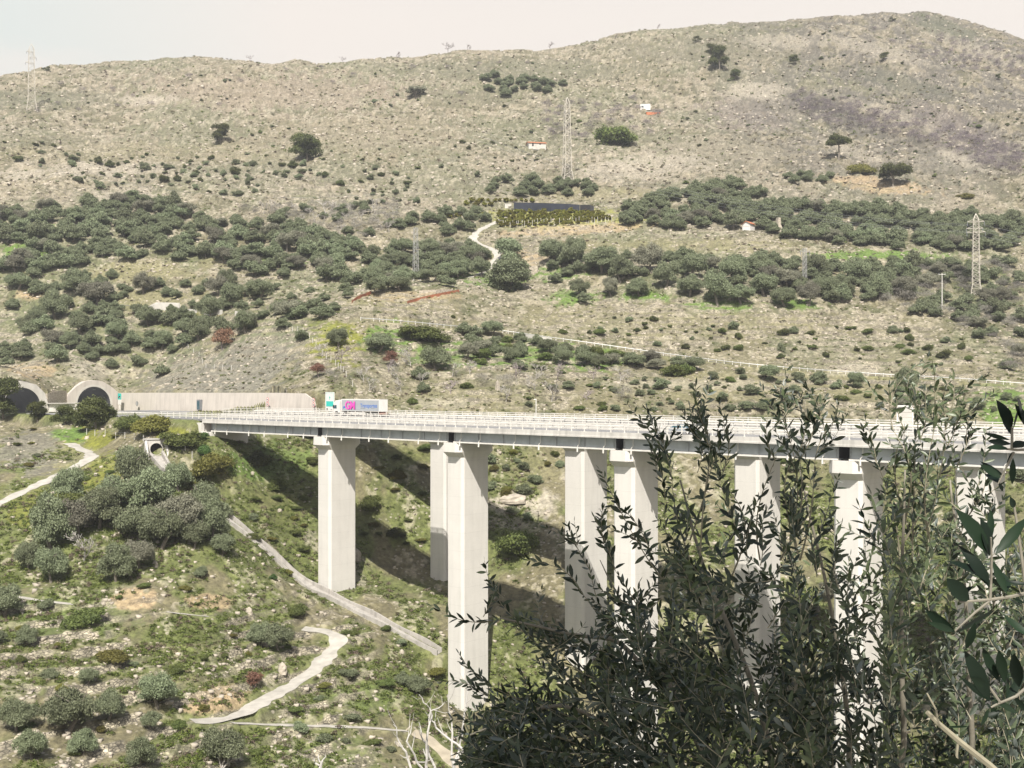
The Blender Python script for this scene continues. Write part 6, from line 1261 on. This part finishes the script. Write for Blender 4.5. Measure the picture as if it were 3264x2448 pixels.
class Spray:
    def __init__(s, seed): s.rs = np.random.default_rng(seed); s.B = []; s.D = []; s.N = []; s.L = []; s.W = []; s.T = []; s.st = MB()
    def leaf(s, b, d, n, l, w, t): s.B.append(b); s.D.append(d); s.N.append(n); s.L.append(l); s.W.append(w); s.T.append(t)
    def shoot(s, p0, p1, r0=0.0035, inter=0.026, ll=0.056, sag=0.0, start=0.12, side=0.0, tone0=0.3, prob=0.94):
        rs = s.rs; p0 = np.array(p0); p1 = np.array(p1); Lg = np.linalg.norm(p1-p0); n = max(6, int(Lg/0.03)); off = rs.normal(size=3)*Lg*0.06; off[1] *= 1.6
        pts = [p0+(p1-p0)*f+off*math.sin(math.pi*f)+np.array([0, 0, -sag*4*f*(1-f)]) for f in np.linspace(0, 1, n+1)]
        s.st.tube(pts, [max(r0*(1-0.72*f), 0.0011) for f in np.linspace(0, 1, n+1)], 4)
        ph = rs.random()*3; d0 = start*Lg; k = 0; cum = np.cumsum([0]+[np.linalg.norm(pts[i+1]-pts[i]) for i in range(n)])
        while d0 < cum[-1]:
            i = min(np.searchsorted(cum, d0), n)-1; i = max(i, 0); f = (d0-cum[i])/(cum[i+1]-cum[i]); p = pts[i]*(1-f)+pts[i+1]*f; t = pts[i+1]-pts[i]; t /= np.linalg.norm(t)
            a = np.cross(t, [0.1, 1, 0.2]); a /= np.linalg.norm(a)+1e-9; b = np.cross(t, a); an = ph+k*1.571
            ed = 1-0.45*(d0/cum[-1])**3
            for sg in (1, -1):
                if rs.random() > prob: continue
                o = (a*math.cos(an)+b*math.sin(an))*sg+rs.normal(size=3)*0.32; d = t*(0.45+0.9*rs.random())+o*0.9+rs.normal(size=3)*0.18; d /= np.linalg.norm(d)
                nn = t*0.35-o*0.3+np.array([0, -0.75, 0.1])+rs.normal(size=3)*0.5; l = ll*(0.72+0.6*rs.random())*ed; s.leaf(p, d, nn, l, l*(0.25+0.07*rs.random()), np.clip(tone0+0.28*rs.normal(), 0, 1))
            d0 += inter*(0.75+0.5*rs.random()); k += 1
        s.leaf(pts[-1], pts[-1]-pts[-2]+rs.normal(size=3)*0.006, rs.normal(size=3), ll*0.6, ll*0.12, min(1, tone0+0.4)); return pts
    def build(s, e, stem, leaf):
        s.st.build('branch', stem, e); me = leaves_mesh(s.B, s.D, s.N, s.L, s.W, s.T, s.rs); link('foliage', me, leaf, e)
def hubpt(u, v, y): return pw(u, v, y)
fo = empty('olive_tree', (1.6, 5.0, -4.0)); tag(fo, 'dark leafy olive close to the viewer filling the lower right corner', 'olive tree')
fo_inv = np.array([1.6, 5.0, -4.0])
sp_ = Spray(31); rs = sp_.rs
# main limbs, up from the trunk below the picture
limbs = [[(800,1150,5.0),(740,900,5.0),(640,740,5.0),(560,700,4.9),(470,735,4.8)], [(800,1150,5.0),(760,900,5.1),(690,720,5.2),(620,640,5.2),(560,632,5.1),(500,618,5.0)], [(800,1150,5.0),(800,900,5.0),(760,700,5.2),(700,560,5.3),(680,480,5.3)],
         [(800,1150,5.0),(840,900,5.2),(850,740,5.3),(830,600,5.3),(800,470,5.3)], [(800,1150,5.0),(880,900,4.9),(905,740,4.8),(900,600,4.7),(905,470,4.6)], [(800,1150,5.0),(940,950,5.0),(975,760,4.8),(965,600,4.7),(950,480,4.7)], [(800,1150,5.0),(960,980,5.3),(1030,800,5.4),(1040,650,5.4)],
         [(690,720,5.2),(620,600,5.4),(600,560,5.4)], [(740,900,5.0),(600,810,4.7),(520,775,4.6)], [(800,900,5.0),(700,800,4.6),(640,760,4.5)]]
for i, lb in enumerate(limbs):
    P = [Vector(pw(*q)) for q in lb]; fine = []
    for j in range(len(P)-1):
        for k in range(6): fine.append(P[j].lerp(P[j+1], k/6)+Vector(rs.normal(size=3))*0.006)
    fine.append(P[-1]); n = len(fine); r0 = 0.022 if len(lb) > 3 else 0.010
    for it in range(2): fine = [fine[0]]+[(fine[k-1]+fine[k]*2+fine[k+1])/4 for k in range(1, n-1)]+[fine[-1]]
    o = MB().tube([q-Vector(fo_inv) for q in fine], [r0*(1-0.82*k/(n-1)) for k in range(n)], 7).build('limb', M['silverstem'], fo, True)
MB().tube([Vector(pw(800,1150,5.0))-Vector(fo_inv)+Vector((0, 0, 0.05)), Vector((0.0, 0, 0.0)), Vector((0.1, 0, -1.6))], [0.07, 0.11, 0.15], 10).build('trunk', M['silverstem'], fo, True)
# long explicit shoots whose tips make the outline
tips = [((432,606),(500,620),(575,640)),((463,664),(520,700),(600,740)),((449,718),(520,728),(600,735)),((492,584),(530,630),(600,655)),((529,560),(580,590),(640,640)),((567,524),(590,570),(640,640)),((595,518),(615,570),(650,640)),
        ((622,508),(650,550),(700,600)),((600,470),(625,520),(672,590)),((648,440),(665,500),(700,600)),((655,420),(672,480),(690,560)),((690,407),(700,450),(690,540)),((702,406),(712,450),(700,560)),((726,420),(720,480),(730,580)),
        ((768,413),(775,460),(760,560)),((780,392),(790,440),(790,540)),((800,398),(800,450),(800,560)),((817,412),(800,460),(780,560)),((838,416),(815,460),(800,560)),((862,427),(880,470),(900,560)),((889,386),(893,430),(905,520)),((897,378),(905,430),(912,540)),
        ((913,389),(915,440),(912,560)),((925,395),(920,440),(905,540)),((933,366),(934,430),(930,540)),((954,374),(945,430),(925,530)),((963,402),(945,450),(920,560)),((975,425),(955,470),(950,560)),((985,470),(965,520),(960,600)),((1003,500),(985,550),(975,640)),((1015,560),(1000,610),(985,700)),
        ((480,760),(520,750),(600,760)),((515,620),(560,650),(620,680)),((470,688),(530,715),(610,730)),((560,640),(600,650),(660,690)),((470,745),(540,742),(620,750))]
for tp, md, bs in tips:
    y = 4.7+0.6*rs.random(); lit = 870 < tp[0] < 975 and tp[1] < 480  # lit: sunlight on these tips is painted in as paler leaf tone
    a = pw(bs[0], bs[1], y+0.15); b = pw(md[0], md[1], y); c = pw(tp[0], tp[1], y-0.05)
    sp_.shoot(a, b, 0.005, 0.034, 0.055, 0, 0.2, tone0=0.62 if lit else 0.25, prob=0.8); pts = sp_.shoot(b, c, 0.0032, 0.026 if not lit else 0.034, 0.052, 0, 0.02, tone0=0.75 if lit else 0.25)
    for k in range(rs.integers(2, 5)):
        f = rs.random()*0.8; q = b*(1-f)+c*f if rs.random() < 0.6 else a*(1-f)+b*f; d = (c-a)/np.linalg.norm(c-a); d = d*0.7+np.array([rs.normal()*0.6, rs.normal()*0.4, abs(rs.normal())*0.25]); d /= np.linalg.norm(d)
        sp_.shoot(q, q+d*(0.12+0.16*rs.random()), 0.0022, 0.024, 0.046, 0, 0.1, tone0=0.6 if lit else 0.25)
top_u = [440,500,560,600,640,700,760,820,860,890,960,1000,1040]; top_v = [760,645,600,560,520,470,455,455,460,430,430,480,520]
cnt = 0
while cnt < 820:
    u = rs.uniform(455, 1045); tv = np.interp(u, top_u, top_v); v = tv+(800-tv)*rs.random()**0.82
    dep = (v-tv)/(800-tv+1)
    if rs.random() > 0.22+1.3*dep: continue
    if u < 600 and v < 640 and rs.random() < 0.5: continue
    y = rs.uniform(4.2, 6.2); L_ = rs.uniform(0.18, 0.36); ang = np.interp(u, [450, 600, 700, 850, 1000], [2.75, 2.35, 1.9, 1.6, 1.45])+rs.normal()*0.5
    d = np.array([math.cos(ang), rs.normal()*0.35, math.sin(ang)]); tip = pw(u, v, y); a = tip-d*L_*0.9
    sp_.shoot(a, tip, 0.0026, 0.024, 0.056, 0.01*rs.random(), 0.05, tone0=0.75 if (860 < u < 1000 and v < 640) else (0.9 if rs.random() < 0.06 else 0.2)); cnt += 1  # sunlit right part painted with paler tone; a few random pale shoots elsewhere
sp_.B = list(np.array(sp_.B)-fo_inv); sp_.st.v = [tuple(np.array(q)-fo_inv) for q in sp_.st.v]
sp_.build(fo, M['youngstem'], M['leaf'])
print('LEAVES', len(sp_.B))
# nearer sprigs with big leaves at the right edge
def sprig(label, y, stems, leafs, loc, tone=0.3, wr=0.26, name='olive_branch'):
    e = empty(name, loc); tag(e, label, 'branch'); rs = np.random.default_rng(int(y*1000)); s = Spray(int(y*977)); lo_ = np.array(loc)
    for st in stems: s.st.tube([pw(u, v, y+dy)-lo_ for u, v, dy in st[1]], [st[0]*(1-0.4*i/(len(st[1])-1)) for i in range(len(st[1]))], 6)
    for i, (bx, by, tx_, ty_, *w) in enumerate(leafs):
        dy = rs.normal()*0.03; a = pw(bx, by, y); b = pw(tx_, ty_, y+dy); l = np.linalg.norm(b-a); nn = np.array([rs.normal()*0.45, -1.0, 0.15+rs.normal()*0.5]); wd = (w[0] if w else wr)*l
        s.leaf(a-lo_, b-a, nn, l, wd, np.clip(tone+0.25*rs.normal(), 0, 1))
    s.build(e, M['silverstem'], M['leafbig']); return e
def Z4(x, y): return ((2164+x/2.011)/3.1875, (1623+y/2.011)/3.1875)
def zl(*q): return (*Z4(q[0], q[1]), *Z4(q[2], q[3]))+tuple(q[4:])
sprig('large-leaved olive twig in sharp close-up at the right edge, above the lower twig', 2.2, [(0.004, [(*Z4(2300,520),0.05),(*Z4(2130,560),0),(*Z4(1990,580),0),(*Z4(1800,595),0)]), (0.003, [(*Z4(1995,580),0),(*Z4(2000,480),0),(*Z4(2005,320),-0.01),(*Z4(2000,180),-0.02)]), (0.003, [(*Z4(1990,590),0),(*Z4(1900,660),0),(*Z4(1770,780),0)])],
      [zl(1990,290,1815,5,0.30), zl(2000,200,2000,0,0.22), zl(1990,300,1975,70,0.34), zl(2030,290,2215,95,0.26), zl(1985,480,1815,290,0.28), zl(1990,500,1885,260,0.28), zl(2005,440,2090,500,0.4), zl(2010,330,2100,540,0.24), zl(2100,520,2060,440,0.5), zl(1860,590,1710,440,0.42), zl(1760,570,1880,500,0.2), zl(1780,790,1980,620,0.24), zl(1770,790,1580,640,0.3), zl(1760,780,1640,740,0.2), zl(1840,895,1900,740,0.25), zl(2080,675,2215,830,0.28), zl(2090,455,2212,510,0.2), zl(2215,600,2150,580,0.3)], (1.1, 2.2, -0.5), 0.35)
sprig('dark olive twig cut by the right edge level with the motorway deck', 2.6, [(0.004, [(1045,449,0.05),(1017,450,0),(1006,449,0)]), (0.0035, [(1012,449,0),(1012,430,0),(1008,408,0)]), (0.003, [(1014,452,0),(1006,468,0),(998,484,0)])],
      [(1011,430,1003,402,0.4), (1012,436,1001,416,0.3), (1013,430,1014,405,0.3), (1022,420,1016,398,0.3), (1030,430,1018,405,0.3), (1010,440,985,433,0.16), (1011,444,988,441,0.3), (1013,448,1024,444,0.3), (1009,449,988,446,0.3), (1002,478,978,466,0.34), (1004,476,982,463,0.2), (1000,484,985,472,0.4), (1013,458,1012,484,0.24), (1012,452,1005,466,0.25), (998,482,1004,492,0.3)], (1.15, 2.6, -0.1), 0.12)
sprig('lower large-leaved olive twig at the right edge beside the thick yellow stem', 2.3, [(0.0035, [(*Z4(2300,1080),0.05),(*Z4(2160,1200),0),(*Z4(2060,1240),0),(*Z4(2000,1270),0)]), (0.003, [(*Z4(2060,1240),0),(*Z4(1990,1140),0),(*Z4(1930,1050),0)])],
      [zl(1990,1230,1855,920,0.30), zl(2060,1110,1915,905,0.3), zl(2090,1110,2040,885,0.3), zl(2180,1140,2150,915,0.3), zl(2010,1230,1750,1110,0.2), zl(2020,1220,2160,1310,0.25), zl(2060,1300,1950,1340,0.3), zl(1980,1140,1870,1080,0.35), zl(2090,1230,2212,1060,0.2), zl(1985,1280,1935,1390,0.3), zl(2100,1200,2110,1020,0.22), zl(2150,1200,2230,1290,0.3), zl(2000,1250,2045,1370,0.3)], (1.1, 2.3, -0.7), 0.35)
e = sprig('thick yellow-green olive stem crossing the bottom right corner', 2.9, [(0.010, [(*Z4(2120,1760),0),(*Z4(1990,1640),0),(*Z4(1800,1490),0),(*Z4(1660,1370),0),(*Z4(1590,1300),0)]), (0.0035, [(*Z4(1655,1365),0),(*Z4(1650,1290),0),(*Z4(1590,1180),0)]), (0.004, [(*Z4(1790,1480),0),(*Z4(1780,1580),0),(*Z4(1790,1640),0)])], [zl(1655,1380,1560,1400,0.1), zl(1700,1400,1860,1380,0.1), zl(1790,1640,1740,1560,0.4), zl(1650,1290,1690,1220,0.2)], (1.1, 2.9, -0.9), 0.5)
for c_ in e.children:
    if c_.name.startswith('branch'): c_.data.materials[0] = bpy.data.materials['young_olive_shoot']
e = sprig('brown knobbly twig rising at the right edge beside the last pier', 2.4, [(0.004, [(1030,640,0),(1024,575,0),(1018,530,0),(1013,500,0)])], [(1014,508,1011,498,0.4)], (1.1, 2.4, -0.2), 0.5)
# unseen olive added over the viewpoint, its crown shading the near branches
rs2 = np.random.default_rng(77); ov = empty('olive_tree', (-3.4, 1.2, -2.6)); tag(ov, 'unseen olive tree added over the viewpoint to shade the near branches', 'olive tree')
c, r = [], []
for i in range(16):
    c.append((3.4+rs2.uniform(-2.2, 0.85), rs2.uniform(-1.6, 0.9), 2.6+rs2.uniform(3.0, 4.2))); r.append((0.7, 0.7, 0.45))
V_, F_, tn = leafcloud(c, r, 7000, 0.11, rs2); me = cloudmesh('crown', V_, F_, tn); link('crown', me, M['olive'], ov)
mb = MB(); mb.tube([(0, 0, -0.5), (0.1, 0, 1.2), (0.8, 0, 3.2), (2.2, 0, 5.0), (3.4, 0, 6.2)], [0.2, 0.17, 0.13, 0.09, 0.04], 8); mb.build('trunk', M['bark'], ov)
# ---------------------------------------------------------------- thin air haze
zlo = float(Z.min())-1.0
hb_ = MB(); hb_.box(-1700, 1700, -60, 1790, zlo, float(Z.max())+40); ho = hb_.build('haze'); tag(ho, 'thin pale haze filling the valley air', 'haze', None, 'stuff')
hm = bpy.data.materials.new('haze_air'); hm.use_nodes = True; t = hm.node_tree; t.nodes.clear(); o_ = t.nodes.new('ShaderNodeOutputMaterial'); v_ = t.nodes.new('ShaderNodeVolumePrincipled')
v_.inputs['Density'].default_value = 0.00015; v_.inputs['Color'].default_value = (0.93, 0.95, 1.0, 1); v_.inputs['Anisotropy'].default_value = 0.2; t.links.new(v_.outputs[0], o_.inputs['Volume']); ho.data.materials.append(hm)
print('Z range', Z.min(), Z.max())
bpy.context.view_layer.update()
